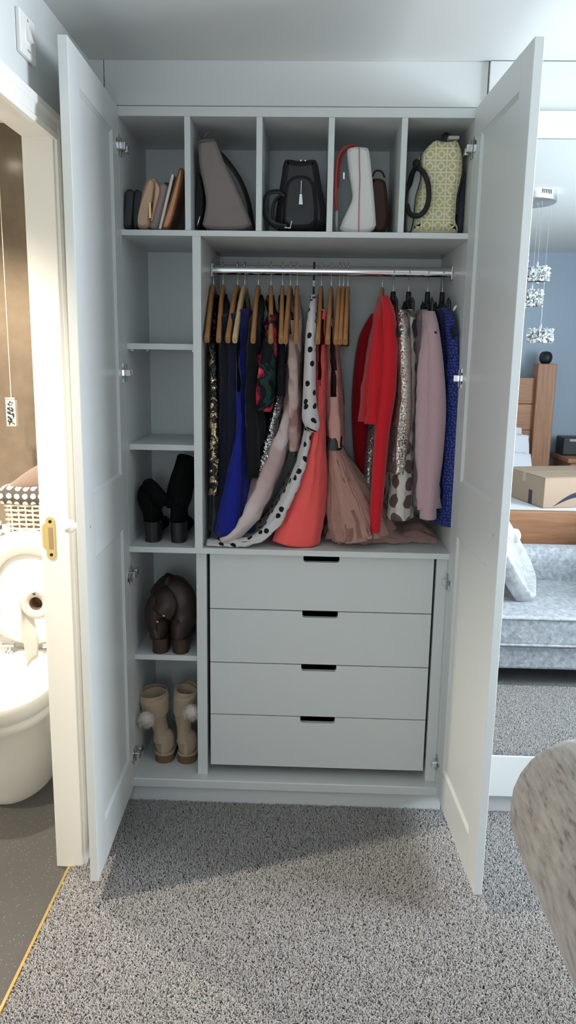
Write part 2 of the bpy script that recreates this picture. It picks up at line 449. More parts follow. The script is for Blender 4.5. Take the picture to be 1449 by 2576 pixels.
# drawers with a cut-out grip
tops = [.858, .6735, .491, .3085]; bots = [.6765, .494, .3115, .128]
for i in range(4):
    zt, zb = tops[i], bots[i]; xa, xb = .250, .9585
    n0, n1, d, r = .547, .661, .021, .008
    pts = [(xa, zb), (xb, zb), (xb, zt), (n1, zt)]
    for k in range(6): a = -PI / 2 * k / 5; pts.append((n1 - r + r * math.cos(a), zt - d + r + r * math.sin(a)))
    for k in range(6): a = -PI / 2 - PI / 2 * k / 5; pts.append((n0 + r + r * math.cos(a), zt - d + r + r * math.sin(a)))
    pts += [(n0, zt), (xa, zt)]
    dr = MB().prism(pts, YD, YD + .018, 'y', .0008).build('drawer', WHITE, wd)
    # box of the drawer behind the front, standing lower than the grip
    q = MB(); q.box(xa + .02, xa + .032, YD + .018, .42, zb + .01, zt - .03); q.box(xb - .032, xb - .02, YD + .018, .42, zb + .01, zt - .03); q.box(xa + .032, xb - .032, .408, .42, zb + .01, zt - .03); q.box(xa + .032, xb - .032, YD + .018, .408, zb + .012, zb + .02)
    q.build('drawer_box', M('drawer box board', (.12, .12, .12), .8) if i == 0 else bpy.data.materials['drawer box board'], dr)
# hanging rail (oval chrome tube) with end sockets
ZR = 1.742; YRL = .23
ring = lambda x: [(x, YRL + .0075 * math.cos(2 * PI * k / 20), ZR + .015 * math.sin(2 * PI * k / 20)) for k in range(20)]
rail = MB().loft([ring(.234), ring(.998)]).build('hanging_rail', CHROME, wd)
for x0, x1 in ((.232, .238), (.994, 1.0)): MB().box(x0, x1, YRL - .012, YRL + .012, ZR - .024, ZR + .020, .002).build('rail_socket', STEEL, rail)

# doors
def wardrobe_door(hx, ang, sgn):
    """sgn -1: left door, leaf outside to the left; local u along the leaf, t thickness outwards"""
    DW, TH, z0, z1 = .497, .022, .070, 2.156
    ca, sa = math.cos(ang), math.sin(ang)
    mt = Matrix(((sa, sgn * ca, 0, hx), (-ca, sgn * sa, 0, -.001), (0, 0, 1, 0), (0, 0, 0, 1)))
    B = lambda q, u0, u1, t0, t1, a, b, bv=.0015: q.box(u0, u1, t0, t1, a, b, bv, 2, mt)
    st = .075
    q = MB()
    B(q, 0, st, 0, TH, z0, z1); B(q, DW - .09, DW, 0, TH, z0, z1)
    for a, b in ((z0, .19), (.955, 1.12), (2.075, z1)): B(q, st, DW - .09, 0, TH, a, b, .0002)
    d = q.build('door', WHITE, wd)
    # recessed panels with a sloped bead round each
    for a, b in ((.19, .955), (1.12, 2.075)):
        p = MB(); B(p, st - .004, DW - .086, .007, TH - .007, a - .004, b + .004, 0); pn = p.build('panel', WHITE, d)
        be = MB(); wv = .009
        for t0, t1 in ((0.0012, .0072), (TH - .0012, TH - .0072)):
            o = [(st, a), (DW - .09, a), (DW - .09, b), (st, b)]; ii = [(st + wv, a + wv), (DW - .09 - wv, a + wv), (DW - .09 - wv, b - wv), (st + wv, b - wv)]
            for k in range(4):
                k2 = (k + 1) % 4
                vs = [(o[k][0], t0, o[k][1]), (o[k2][0], t0, o[k2][1]), (ii[k2][0], t1, ii[k2][1]), (ii[k][0], t1, ii[k][1])]
                be.add([mt @ Vector(x) for x in vs], [(0, 1, 2, 3)])
        me = be.mesh('bead'); me.materials.append(WHITE); o_ = bpy.data.objects.new('bead', me); put(o_, d)
    # knob on the outer face, screw head on the inner face
    k = MB(); pr = [(.010, 0), (.009, .004), (.0075, .010), (.009, .016), (.0165, .022), (.0185, .030), (.0165, .038), (.009, .043), (.0001, .044)]
    rings = []
    for r, h in pr: rings.append([mt @ Vector((DW - .045 + r * math.cos(2 * PI * j / 20), TH + h, 1.047 + r * math.sin(2 * PI * j / 20))) for j in range(20)])
    k.loft(rings).build('knob', WHITEP, d)
    s = MB(); s.loft([[mt @ Vector((DW - .045 + r * math.cos(2 * PI * j / 10), h, 1.047 + r * math.sin(2 * PI * j / 10))) for j in range(10)] for r, h in ((.0032, .0004), (.0032, -.001), (.0012, -.001), (.0010, .0003))]).build('screw', STEEL, d)
    # concealed hinges: plate on the carcass side, arm reaching to the leaf
    for z in (2.052, 1.418, .790, .170):
        h = MB(); sx = 1 if sgn < 0 else -1; cx = 0 if sgn < 0 else 1.0
        def bb(qq, a, b_, c, d_, e, f_, bv=.001):
            xa_, xb_ = sorted((cx + sx * a, cx + sx * b_)); qq.box(xa_, xb_, c, d_, e, f_, bv)
        bb(h, .0003, .004, .006, .018, z - .026, z + .026); bb(h, .0003, .003, .020, .034, z - .008, z + .008)
        hp = h.build('hinge', STEEL, wd)
        a = MB(); bb(a, .004, .014, .002, .060, z - .0075, z + .0075, .002); bb(a, .002, .020, -.006, .010, z - .010, z + .010, .002); bb(a, .006, .018, .030, .058, z - .010, z + .010, .003); a.build('hinge_arm', CHROME, hp)
        c = MB(); rr = [[mt @ Vector((.022 + .0175 * math.cos(2 * PI * j / 16), hh, z + .0175 * math.sin(2 * PI * j / 16))) for j in range(16)] for hh in (.0002, -.0018)]
        c.loft(rr); B(c, .006, .016, -.0022, .0002, z - .028, z + .028, .0005); c.build('hinge_cup', CHROME, hp)
    return d
WHITEP = M('white porcelain knob', (.82, .81, .79), .15, coat=.4)
wardrobe_door(0.0, .0274, -1)
wardrobe_door(1.0, .0503, 1)

# ------------------------------------------------------------------ mirrored wardrobe beside it
mw = empty('mirrored_wardrobe', (1.8, .2, 0), 'white fitted wardrobe with tall mirror doors to the right of the open door', 'wardrobe')
board('carcass', 1.022, 2.62, .012, .49, .07, 2.146, .002, WHITE, mw)
board('fascia', 1.032, 2.62, -.004, .012, 2.150, ZC - .002, .0015, WHITE, mw)
board('top_rail', 1.034, 2.62, -.020, .012, 2.075, 2.146, .0015, WHITE, mw)
board('bottom_rail', 1.034, 2.62, -.022, .012, .075, .219, .002, WHITE, mw)
board('plinth', 1.022, 2.62, .012, .03, 0, .075, .001, WHITE, mw)
for x0, x1 in ((1.036, 1.826), (1.830, 2.62)):
    dmir = MB().box(x0, x1, -.018, -.013, .2205, 2.0735).build('mirror_panel', MIRR, mw)
mw['label'] = 'white fitted wardrobe with tall mirror doors beyond the open right-hand door'

# ------------------------------------------------------------------ switch above the bathroom door
sw = empty('wall_switch', (XW, -.503, 2.10), 'white square switch plate on the wall above the bathroom doorway', 'switch')
MB().box(XW, XW + .010, -.551, -.458, 2.104, 2.191, .003, 3).build('plate', GLOSSW, sw)
MB().prism([(XW + .009, 2.137), (XW + .018, 2.140), (XW + .012, 2.165), (XW + .009, 2.166)], -.515, -.490, 'y', .0008).build('rocker', GLOSSW, sw)
for zz in (2.180,): MB().lathe([(.003, 0), (.003, .0006), (.001, .0007)], (XW + .010, -.503, zz), 10, 'x').build('screw', STEEL, sw)
MB().box(XW + .0098, XW + .0106, -.512, -.492, 2.118, 2.122).build('marking', M('grey print', (.35, .35, .35), .6), sw)

# ------------------------------------------------------------------ bathroom things
def dshape(cx, hw, yb, yf, n=40, e=2.3):
    """toilet outline: squared at the back, rounded to the front"""
    pts = []
    ym = yb - (yb - yf) * .42
    for k in range(n):
        a = 2 * PI * k / n; c, s_ = math.cos(a), math.sin(a)
        x = cx + hw * math.copysign(abs(c) ** (2 / e), c)
        y = ym + ((yb - ym) * math.copysign(abs(s_) ** (2 / 3.5), s_) if s_ > 0 else (ym - yf) * math.copysign(abs(s_) ** (2 / e), s_))
        pts.append((x, y))
    return pts
TX = -.445
to = empty('toilet', (TX, .1, 0), 'white ceramic toilet with its seat and lid raised', 'toilet')
levels = [(.0, .118, .335, -.045), (.02, .122, .335, -.055), (.14, .128, .335, -.075), (.24, .142, .335, -.105), (.285, .158, .338, -.135), (.315, .170, .338, -.160), (.325, .166, .338, -.156), (.332, .170, .338, -.165), (.370, .180, .338, -.185), (.395, .181, .338, -.188), (.402, .176, .334, -.183)]
rings = [[(x, y, z) for x, y in dshape(TX, hw, yb, yf)] for z, hw, yb, yf in levels]
inner = [(.402, .130, .235, -.140), (.385, .122, .225, -.130), (.30, .105, .20, -.10), (.22, .06, .14, -.02), (.20, .02, .08, .03)]
rings += [[(x, y, z) for x, y in dshape(TX, hw, yb, yf)] for z, hw, yb, yf in inner]
MB().loft(rings).build('pan', CERAM, to)
def raised(name, off, r0, r1, th, mat, parent, hole=None):
    """seat or lid standing up behind the pan, leaning back a little"""
    o = []; n = 48
    for k in range(n):
        a = 2 * PI * k / n; c, s_ = math.cos(a), math.sin(a)
        o.append((TX + r0 * math.copysign(abs(c) ** .9, c), .635 + r1 * math.copysign(abs(s_) ** .92, s_)))
    P = lambda x, z, t: (x, off + (z - .42) * .035 - t, z)
    if hole is None:
        R = [[P(TX + (x - TX) * k, .635 + (z - .635) * k, t) for x, z in o] for k, t in ((.97, 0), (1, .004), (1, th - .004), (.975, th), (.86, th), (.84, th - .006), (.60, th - .004))]
        return MB().loft(R).build(name, mat, parent)
    h0, h1 = hole
    i_ = [(TX + (x - TX) * h0, .625 + (z - .635) * h1) for x, z in o]
    L = lambda q, w_, u: [(a[0] * (1 - u) + b_[0] * u, a[1] * (1 - u) + b_[1] * u) for a, b_ in zip(q, w_)]
    R = []
    for u, t in ((0, .003), (0, th * .55), (.12, th * .9), (.5, th), (.88, th * .85), (1, th * .5), (1, .003), (.5, 0), (0, .003)):
        R.append([P(x, z, t) for x, z in L(o, i_, u)])
    return MB().loft(R, False, False).build(name, mat, parent)
raised('lid', .332, .190, .212, .016, CERAM, to)
raised('seat', .314, .186, .205, .020, M('cream toilet seat', (.80, .76, .70), .2, coat=.3), to, (.66, .68))
for x in (-.075, .075):
    q = MB(); q.lathe([(.021, 0), (.021, .006), (.016, .009), (.009, .012), (.008, .03), (.006, .032)], (TX + x, .285, .402), 20)
    q.tube([(TX + x - .022, .288, .430), (TX + x + .022, .288, .430)], .009, 10); q.build('seat_hinge', CHROME, to)

hd = empty('toilet_roll_holder', (XB, .10, .73), 'chrome toilet roll holder on the bathroom wall beside the door frame', 'roll holder')
MB().lathe([(.0, 0), (.024, 0), (.024, -.008), (.0, -.008)], (XB, .12, .735), 20, 'x').build('rose', CHROME, hd)
MB().tube([(XB - .006, .12, .735), (-.285, .12, .735), (-.300, .115, .732), (-.304, .10, .728), (-.304, -.015, .725), (-.304, -.022, .735)], .006, 10).build('arm', CHROME, hd)
PAPER = M('white toilet paper', (.80, .76, .70), .95, bmp=(400, .2, .0006))
RC = (-.302, .235, .690); ro = empty('toilet_roll', (RC[0], .045, RC[2] - .055), 'toilet paper roll with a hanging torn end in the bathroom', 'toilet roll')
MB().lathe([(.0215, -.145), (.050, -.145), (.052, -.147), (.052, -.241), (.050, -.243), (.0215, -.243), (.0215, -.145)], RC, 36, 'y', False).build('paper', PAPER, ro)
MB().lathe([(.0213, -.1445), (.0213, -.2435), (.0200, -.2435), (.0200, -.1445), (.0213, -.1445)], RC, 28, 'y', False).build('core', M('brown card core', (.20, .12, .07), .9), ro)
q = MB(); R = []
for k in range(17):
    t = k / 16; z = RC[2] + .02 - t * .205; x0_ = RC[0] - .053 + .012 * t ** 2 + .003 * math.sin(t * 8); wv = .046 * (1 - .35 * max(0, t - .75) / .25); tw = min(1, t * 1.6)
    R.append([(x0_ + (i / 6) * wv * 1.0 * tw, RC[1] - .243 - .002 + (i / 6) * .09 * (1 - .82 * tw), z - (.030 * (1 - i / 6) * max(0, t - .8) / .2) + .003 * math.sin(i + k * .7)) for i in range(7)])
q.loft(R, False, False, True, False); o = q.build('loose_end', PAPER, ro)
sm = o.modifiers.new('thickness', 'SOLIDIFY'); sm.thickness = .0012

# basket on the ledge
ZL = .805
bk = empty('wicker_basket', (-.41, .49, ZL), 'white wicker basket with spotted grey cloth lining on the ledge behind the toilet', 'basket')
WICK = M('white painted wicker', (.82, .76, .66), .6)
bx0, bx1, by0, by1 = -.535, -.275, .395, .585
def rect_path(x0, x1, y0, y1, n, ph, amp, z, r=.03):
    pts = []; per = [(x0, y0, x1, y0), (x1, y0, x1, y1), (x1, y1, x0, y1), (x0, y1, x0, y0)]
    nrm = [(0, -1), (1, 0), (0, 1), (-1, 0)]
    tot = 0
    for (a, b_, c, d), nn in zip(per, nrm):
        L = math.hypot(c - a, d - b_); m_ = max(3, int(L / .0065))
        for i in range(m_):
            u = i / m_; s_ = tot + u * L; k = amp * math.sin(2 * PI * s_ / .052 + ph)
            pts.append((a + (c - a) * u + nn[0] * k, b_ + (d - b_) * u + nn[1] * k, z))
        tot += L
    return pts + [pts[0]]
for j in range(7):
    z = ZL + .016 + j * .0175; fl_ = .0009 * j * 1.2
    MB().tube(rect_path(bx0 - fl_, bx1 + fl_, by0 - fl_, by1 + fl_, 0, PI * (j % 2), .0042, z), 1, 6, True, (.0036, .0082)).build('wicker_strand', WICK, bk)
for side in range(2):
    n_ = 10 if side == 0 else 7
    for k in range(n_):
        x = bx0 + (k + .5) * (bx1 - bx0) / n_
        if side == 0: MB().tube([(x, by0, ZL + .005), (x, by0 - .009, ZL + .135)], .0032, 6).build('wicker_stake', WICK, bk)
        else:
            y = by0 + (k + .5) * (by1 - by0) / n_; MB().tube([(bx0, y, ZL + .005), (bx0 - .009, y, ZL + .135)], .0032, 6).build('wicker_stake', WICK, bk)
MB().tube(rect_path(bx0, bx1, by0, by1, 0, 0, .002, ZL + .005), .006, 8).build('base_rim', WICK, bk)
MB().box(bx0 + .008, bx1 - .008, by0 + .008, by1 - .008, ZL + .004, ZL + .11).build('inner_box', M('basket inside', (.40, .34, .27), .9), bk)
SPOT = dots('grey cloth with white spots', (.105, .095, .085), (.80, .76, .70), 34, .33, .12, .9)
q = MB(); R = []
for z, g in ((ZL + .128, .016), (ZL + .130, .020), (ZL + .16, .020), (ZL + .185, .018), (ZL + .192, .013), (ZL + .188, .006), (ZL + .12, .002)):
    r = []
    for (a, b_, c, d) in ((bx0 - g, by0 - g, bx1 + g, by0 - g), (bx1 + g, by0 - g, bx1 + g, by1 + g), (bx1 + g, by1 + g, bx0 - g, by1 + g), (bx0 - g, by1 + g, bx0 - g, by0 - g)):
        for i in range(10):
            u = i / 10; r.append((a + (c - a) * u, b_ + (d - b_) * u, z + .002 * math.sin(i * 1.7)))
    R.append(r)
q.loft(R, False, False).build('cloth_lining', SPOT, bk)
# folded towel
q = MB(); R = []
TOWEL = M('brown towel pile', (.19, .13, .10), 1, bmp=(300, .9, .004), sheen=.6)
for k in range(15):
    t = k / 14; x = bx0 - .004 + t * .27; h = .004 + .10 * math.sin(PI * min(1, t * .72 + .03)) ** .8
    r = []
    for i in range(20):
        a = 2 * PI * i / 20; r.append((x, .49 + .085 * math.copysign(abs(math.cos(a)) ** .7, math.cos(a)), ZL + .175 + (h if math.sin(a) > 0 else .01) * math.sin(a) + .004 * noise.noise(Vector((x * 30, math.cos(a) * 3, a)))))
    R.append(r)
q.loft(R).build('towel', TOWEL, None, label='folded brown towel heaped in the wicker basket', cat='towel')
# small tub left of the basket
tb = empty('small_tub', (-.612, .42, ZL), 'small white tub with blue print left of the wicker basket', 'tub')
MB().lathe([(.030, 0), (.034, .002), (.036, .05), (.034, .053), (.0001, .053)], (-.612, .42, ZL), 24).build('body', CERAM, tb)
MB().lathe([(.0365, .025), (.0367, .027), (.0367, .036), (.0365, .038)], (-.612, .42, ZL), 24, cap=False).build('printed_band', M('blue print', (.12, .13, .35), .5), tb)

# light pull cord
c0 = at(28, 1000, y=.50); pc = empty('pull_cord', (c0.x, .50, 1.30), 'light pull cord with mosaic glass handle in the bathroom', 'pull cord')
MB().tube([(c0.x, .50, ZC), (c0.x, .50, c0.z)], .0014, 6).build('cord', M('cream cord', (.8, .74, .62), .8), pc)
HND = M('clear acrylic', (.75, .72, .66), .1, coat=.5)
MB().box(c0.x - .018, c0.x + .018, .488, .512, c0.z - .105, c0.z, .002).build('handle', HND, pc)
MB().box(c0.x - .0185, c0.x + .0185, .487, .513, c0.z - .008, c0.z + .002, .001).build('cap', CHROME, pc)
MOS, nt, b = newmat('crackle mosaic'); v = coords(nt, 'Object')
vo = node(nt, 'ShaderNodeTexVoronoi'); vo.inputs['Scale'].default_value = 190; link(nt, v, vo.inputs['Vector'])
sc_ = node(nt, 'ShaderNodeSeparateColor'); link(nt, vo.outputs['Color'], sc_.inputs[0])
link(nt, ramp(nt, sc_.outputs[0], [(0, (.03, .03, .03)), (.45, (.12, .11, .1)), (.5, (.6, .57, .52)), (1, (.85, .82, .76))], 'CONSTANT'), b.inputs['Base Color']); b.inputs['Roughness'].default_value = .15
MB().box(c0.x - .013, c0.x + .013, .4868, .4875, c0.z - .100, c0.z - .012).build('mosaic_face', MOS, pc)

# ------------------------------------------------------------------ bags and clutches in the top pigeonholes
def Q(px, py, y=.06): p = at(px, py, y=y); return (p.x, p.z)
def pouch(name, outline, y0, y1, mat, parent=None, soft=.012, it=2, zmin=None, pyy=None, **k):
    """filled bag shape: photo outline taken at its front plane, given real depth and rounded front and back"""
    P = smooth_poly([Q(a, b_, y0 if pyy is None else pyy) for a, b_ in outline], it)
    if zmin is not None: P = [(a, max(b_, zmin)) for a, b_ in P]
    cx = sum(p[0] for p in P) / len(P); cz = sum(p[1] for p in P) / len(P)
    def ins(d):
        out = []
        n = len(P)
        for i in range(n):
            a, c = Vector(P[i - 1]), Vector(P[(i + 1) % n]); t = (c - a); 
            if t.length < 1e-9: t = Vector((1, 0))
            t.normalize(); nn = Vector((-t.y, t.x)); 
            out.append((P[i][0] + nn.x * d * sgn, max(P[i][1] + nn.y * d * sgn, zmin if zmin is not None else -9)))
        return out
    A = sum(P[i][0] * P[(i + 1) % len(P)][1] - P[(i + 1) % len(P)][0] * P[i][1] for i in range(len(P)))
    sgn = 1 if A > 0 else -1
    lay = [(soft, y0), (soft * .45, y0 + soft * .25), (soft * .1, y0 + soft * .65), (0, y0 + soft * 1.2), (0, (y0 + y1) / 2), (0, y1 - soft), (soft * .6, y1)]
    R = [[(x, y, z) for x, z in ins(d)] for d, y in lay]
    return MB().loft(R).build(name, mat, parent, **k)
def capsule(bx, by, tx, ty, wpx, n=8):
    """leaning rounded slab outline from bottom centre to top centre (pixels)"""
    d = Vector((tx - bx, ty - by)).normalized(); nn = Vector((-d.y, d.x)); r = wpx / 2; pts = []
    for k in range(n + 1):
        a = -PI / 2 + PI * k / n; pts.append(Vector((tx, ty)) - d * r + nn * (r * math.sin(a)) + d * (r * math.cos(a)))
    for k in range(n + 1):
        a = PI / 2 + PI * k / n; pts.append(Vector((bx, by)) + d * r * .6 + nn * (r * math.sin(a)) + d * (r * .6 * math.cos(a)))
    return [(p.x, p.y) for p in pts]
zf = ZS1 + .0005
BLEATH = M('black leather', (.012, .013, .014), .42, bmp=(120, .25, .001))
GLEATH = M('dark grey leather', (.028, .032, .034), .5, bmp=(120, .25, .001))
ROSE = M('rose gold leather', (.62, .40, .28), .38, .35, bmp=(160, .15, .001))
MAUVE = M('dusty mauve leather', (.36, .27, .27), .5, bmp=(160, .15, .001))
SILV = M('silver card', (.55, .54, .50), .3, .6)
COPP = M('copper metallic leather', (.42, .19, .10), .25, .7, bmp=(140, .1, .001))
TAUPE = M('taupe leather', (.245, .20, .19), .62, var=(4, (.215, .175, .165)), bmp=(220, .2, .0008))
MAR = M('maroon suede', (.10, .035, .04), .8)
g1 = 'clutch bags leaning in the first pigeonhole'
YC = .035
pouch('clutch_bag', capsule(318, 574, 326, 474, 24), YC, .24, GLEATH, None, .008, 1, zf, label='dark grey clutch bag standing against the left wardrobe side', cat='bag', group=g1)
pouch('clutch_bag', [(333, 574), (332, 520), (336, 480), (346, 474), (357, 486), (356, 520), (348, 574)], YC, .22, BLEATH, None, .006, 1, zf, label='black folded clutch bag between the grey clutch and the rose gold purse', cat='bag', group=g1)
rp = empty('rose_gold_purse', (Q(365, 574)[0], .14, zf), 'rose gold leather purse with folded flap and metal clasp', 'bag', g1)
pouch('body', [(346, 575), (338, 560), (338, 540), (350, 500), (366, 450), (376, 444), (389, 448), (392, 460), (384, 500), (378, 560), (370, 575)], YC, .22, ROSE, rp, .010, 2, zf)
pouch('flap', [(381, 446), (394, 456), (404, 475), (392, 520), (383, 558), (379, 556), (386, 500), (390, 462)], YC - .004, .22, ROSE, rp, .004, 1, zf)
a = at(378, 530, y=YC - .008); MB().box(a.x - .0035, a.x + .0035, YC - .014, YC + .0, a.z - .022, a.z + .022, .001).build('clasp', BRASS, rp)
pouch('purse', capsule(384, 576, 412, 460, 27), YC + .01, .23, MAUVE, None, .008, 1, zf, label='dusty mauve zipped purse leaning behind the rose gold one', cat='bag', group=g1)
pouch('clutch_bag', [(378, 577), (372, 570), (396, 480), (412, 456), (428, 460), (432, 476), (420, 478), (408, 474)], YC + .03, .25, MAR, None, .006, 1, zf, label='maroon suede purse mostly hidden behind the mauve purse', cat='bag', group=g1)
pouch('card_wallet', capsule(402, 577, 435, 437, 9), YC, .20, SILV, None, .002, 1, zf, label='thin silver wallet slotted beside the copper clutch', cat='wallet', group=g1)
pouch('clutch_bag', [(407, 577), (405, 566), (424, 510), (447, 426), (454, 419), (461, 422), (461, 440), (450, 490), (428, 577)], YC - .01, .24, COPP, None, .007, 2, zf, label='shiny copper clutch bag leaning against the divider', cat='bag', group=g1)
# second pigeonhole: taupe tote
tt = empty('tote_bag', (Q(560, 578)[0], .17, zf), 'taupe leather tote bag leaning in the second pigeonhole', 'bag')
pouch('body', [(499, 352), (506, 347), (538, 346), (545, 358), (560, 400), (590, 460), (622, 535), (639, 578), (503, 579), (514, 536), (518, 505), (510, 460), (501, 420), (497, 380)], .045, .20, TAUPE, tt, .010, 2, zf)
q = MB(); q.tube([(*Q(498, 358, .041)[:1], .041, Q(498, 358, .041)[1]), (Q(540, 352, .041)[0], .041, Q(540, 352, .041)[1])], .0018, 6); q.build('stitched_edge', M('taupe piping', (.14, .115, .105), .6), tt)
P3 = lambda px, py, y: tuple(at(px, py, y=y))
MB().tube(catmull([P3(552, 385, .10), P3(575, 410, .12), P3(605, 455, .13), P3(625, 510, .14), P3(636, 575, .15)], 14), 1, 8, True, (.004, .014)).build('shoulder_strap', M('black strap leather', (.02, .02, .02), .6), tt)
MB().tube(catmull([P3(514, 347, .10), P3(520, 336, .10), P3(530, 330, .11), P3(541, 325, .12)], 8), [.003, .003, .003, .0028, .0026, .0025, .0022, .002], 6).build('zip_pull', TAUPE, tt)
pouch('side_gusset', [(497, 430), (505, 440), (513, 500), (509, 540), (500, 578), (489, 578), (490, 500)], .075, .29, M('black lining', (.015, .014, .016), .8), tt, .004, 1, zf)
MB().tube([P3(497, 566, .06), P3(500, 555, .055), P3(503, 545, .06)], .002, 6).build('buckle', CHROME, tt)
# third pigeonhole: black handbag
hb = empty('handbag', (Q(750, 580)[0], .17, zf), 'black leather handbag with silver zip pull in the third pigeonhole', 'bag')
pouch('body', [(712, 402), (722, 395), (756, 402), (790, 395), (800, 404), (808, 460), (822, 520), (820, 579), (690, 579), (694, 520), (706, 450)], .07, .30, BLEATH, hb, .02, 2, zf)
pouch('front_pocket', [(720, 440), (790, 438), (800, 520), (798, 575), (708, 576), (712, 510)], .055, .09, BLEATH, hb, .012, 2, zf)
a = at(757, 497, y=.048); MB().prism([(a.x - .004, a.z + .010), (a.x + .003, a.z + .010), (a.x + .006, a.z - .020), (a.x - .006, a.z - .020)], .046, .049, 'y', .0008).build('zip_pull', CHROME, hb)
MB().tube([P3(758, 455, .050), P3(757, 487, .047)], .0016, 6).build('zip_pull', CHROME, hb)
lp = [P3(720, 572, .045), P3(690, 565, .04), P3(670, 545, .04), P3(664, 515, .045), P3(675, 487, .05), P3(700, 482, .055), P3(716, 492, .06)]
MB().tube(catmull(lp, 22), 1, 8, True, (.0045, .011)).build('handle', BLEATH, hb)
lp = [P3(698, 578, .05), P3(686, 540, .05), P3(692, 505, .055), P3(712, 490, .06)]
MB().tube(catmull(lp, 14), 1, 8, True, (.0045, .010)).build('handle', BLEATH, hb)
MB().tube([P3(716, 572, .04), P3(730, 574, .039), P3(734, 556, .041)], .0022, 8).build('buckle', CHROME, hb)
for p in ((757, 404), (768, 404)): MB().lathe([(.0, -.004), (.005, 0), (.0, .004)], P3(*p, .075), 10).build('stud', CHROME, hb)
# fourth pigeonhole: white bag, brown bag behind
WLE = M('white leather', (.74, .73, .71), .5, bmp=(200, .12, .0008)); RED = M('coral red strap', (.55, .09, .08), .55)
wb = empty('shoulder_bag', (Q(900, 584)[0], .16, zf), 'white leather shoulder bag with coral strap and stitching', 'bag')
pouch('body', [(872, 380), (876, 371), (892, 367), (922, 368), (930, 374), (938, 450), (945, 530), (948, 586), (851, 585), (860, 556), (878, 520), (888, 497), (885, 470), (878, 430)], .05, .09, WLE, wb, .010, 2, zf)
MB().tube([P3(903, 368, .0475), P3(905, 450, .0475), P3(903, 520, .0475), P3(902, 584, .0475)], .0011, 6).build('stitching', RED, wb)
MB().tube(catmull([P3(890, 366, .12), P3(870, 370, .10), P3(852, 390, .09), P3(846, 430, .09), P3(844, 480, .09), P3(846, 530, .10)], 20), 1, 8, True, (.005, .005)).build('strap', RED, wb)
MB().tube(catmull([P3(878, 378, .14), P3(862, 388, .13), P3(853, 420, .13), P3(849, 470, .13)], 14), 1, 8, True, (.004, .004)).build('strap', RED, wb)
MB().box(*sorted((Q(862, 440, .12)[0], Q(868, 440, .12)[0])), .115, .122, Q(864, 452, .12)[1], Q(864, 434, .12)[1], .001).build('buckle', CHROME, wb)
pouch('side_strip', [(844, 480), (849, 480), (851, 560), (849, 586), (843, 586)], .10, .13, WLE, wb, .003, 1, zf)
BRN = M('brown leather', (.095, .042, .026), .6, bmp=(100, .2, .001))
bb_ = empty('brown_bag', (Q(960, 584, .16)[0], .22, zf), 'dark brown leather bag standing behind the white shoulder bag', 'bag')
pouch('body', [(930, 452), (940, 446), (968, 448), (975, 470), (982, 586), (926, 586)], .16, .32, BRN, bb_, .012, 2, zf)
MB().tube(catmull([P3(936, 446, .2), P3(945, 430, .2), P3(960, 432, .2), P3(968, 447, .2)], 12), .003, 6).build('handle', BRN, bb_)
# fifth pigeonhole: yellow patterned bag
YEL, nt, b = newmat('yellow lattice print canvas'); tc = coords(nt, 'Object', (31, 31, 31))
sx_ = node(nt, 'ShaderNodeSeparateXYZ'); link(nt, tc, sx_.inputs[0])
def mth(op, a, b_=None, c=None):
    n = node(nt, 'ShaderNodeMath', operation=op)
    for i, q in enumerate((a, b_, c)):
        if q is None: continue
        if isinstance(q, (int, float)): n.inputs[i].default_value = q
        else: link(nt, q, n.inputs[i])
    return n.outputs[0]
fx = mth('SUBTRACT', mth('FRACT', sx_.outputs[0]), .5); fz = mth('SUBTRACT', mth('FRACT', sx_.outputs[2]), .5)
dd = mth('SQRT', mth('ADD', mth('MULTIPLY', fx, fx), mth('MULTIPLY', fz, fz)))
ringm = mth('LESS_THAN', mth('ABSOLUTE', mth('SUBTRACT', dd, .27)), .075)
lin = mth('GREATER_THAN', mth('MAXIMUM', mth('ABSOLUTE', fx), mth('ABSOLUTE', fz)), .43)
dia = mth('MULTIPLY', mth('GREATER_THAN', dd, .30), mth('LESS_THAN', mth('ABSOLUTE', mth('SUBTRACT', mth('ABSOLUTE', fx), mth('ABSOLUTE', fz))), .0))
crs = mth('MULTIPLY', mth('GREATER_THAN', dd, .30), mth('LESS_THAN', mth('MINIMUM', mth('ABSOLUTE', fx), mth('ABSOLUTE', fz)), .06))
msk = mth('MAXIMUM', mth('MAXIMUM', ringm, lin), crs)
link(nt, ramp(nt, msk, [(0, (.60, .52, .18)), (1, (.76, .74, .62))]), b.inputs['Base Color']); b.inputs['Roughness'].default_value = .8
yb_ = empty('patterned_bag', (Q(1095, 588)[0], .16, zf), 'yellow lattice-patterned canvas bag with black rope handle', 'bag')
pouch('body', [(1064, 382), (1084, 358), (1100, 346), (1112, 352), (1138, 352), (1152, 346), (1164, 372), (1168, 405), (1164, 445), (1152, 490), (1150, 530), (1148, 556), (1157, 572), (1152, 588), (1036, 588), (1033, 578), (1044, 556), (1048, 510), (1060, 470), (1066, 440), (1058, 410)], .05, .15, YEL, yb_, .020, 2, zf)
GREYC = M('pale grey canvas', (.50, .50, .48), .8); 
pouch('side_gusset', [(1028, 480), (1040, 460), (1050, 400), (1064, 380), (1068, 440), (1050, 500), (1042, 560), (1034, 588), (1022, 588)], .075, .26, GREYC, yb_, .008, 2, zf)
pouch('side_gusset', [(1160, 470), (1170, 420), (1172, 480), (1168, 560), (1160, 588), (1148, 588), (1150, 520)], .085, .26, M('navy lining', (.03, .035, .05), .8), yb_, .006, 2, zf)
MB().tube(catmull([P3(1060, 384, .058), P3(1056, 420, .05), P3(1058, 450, .048), P3(1045, 500, .048), P3(1040, 555, .05), P3(1032, 586, .055)], 24), .0016, 6).build('piping', BLEATH, yb_)
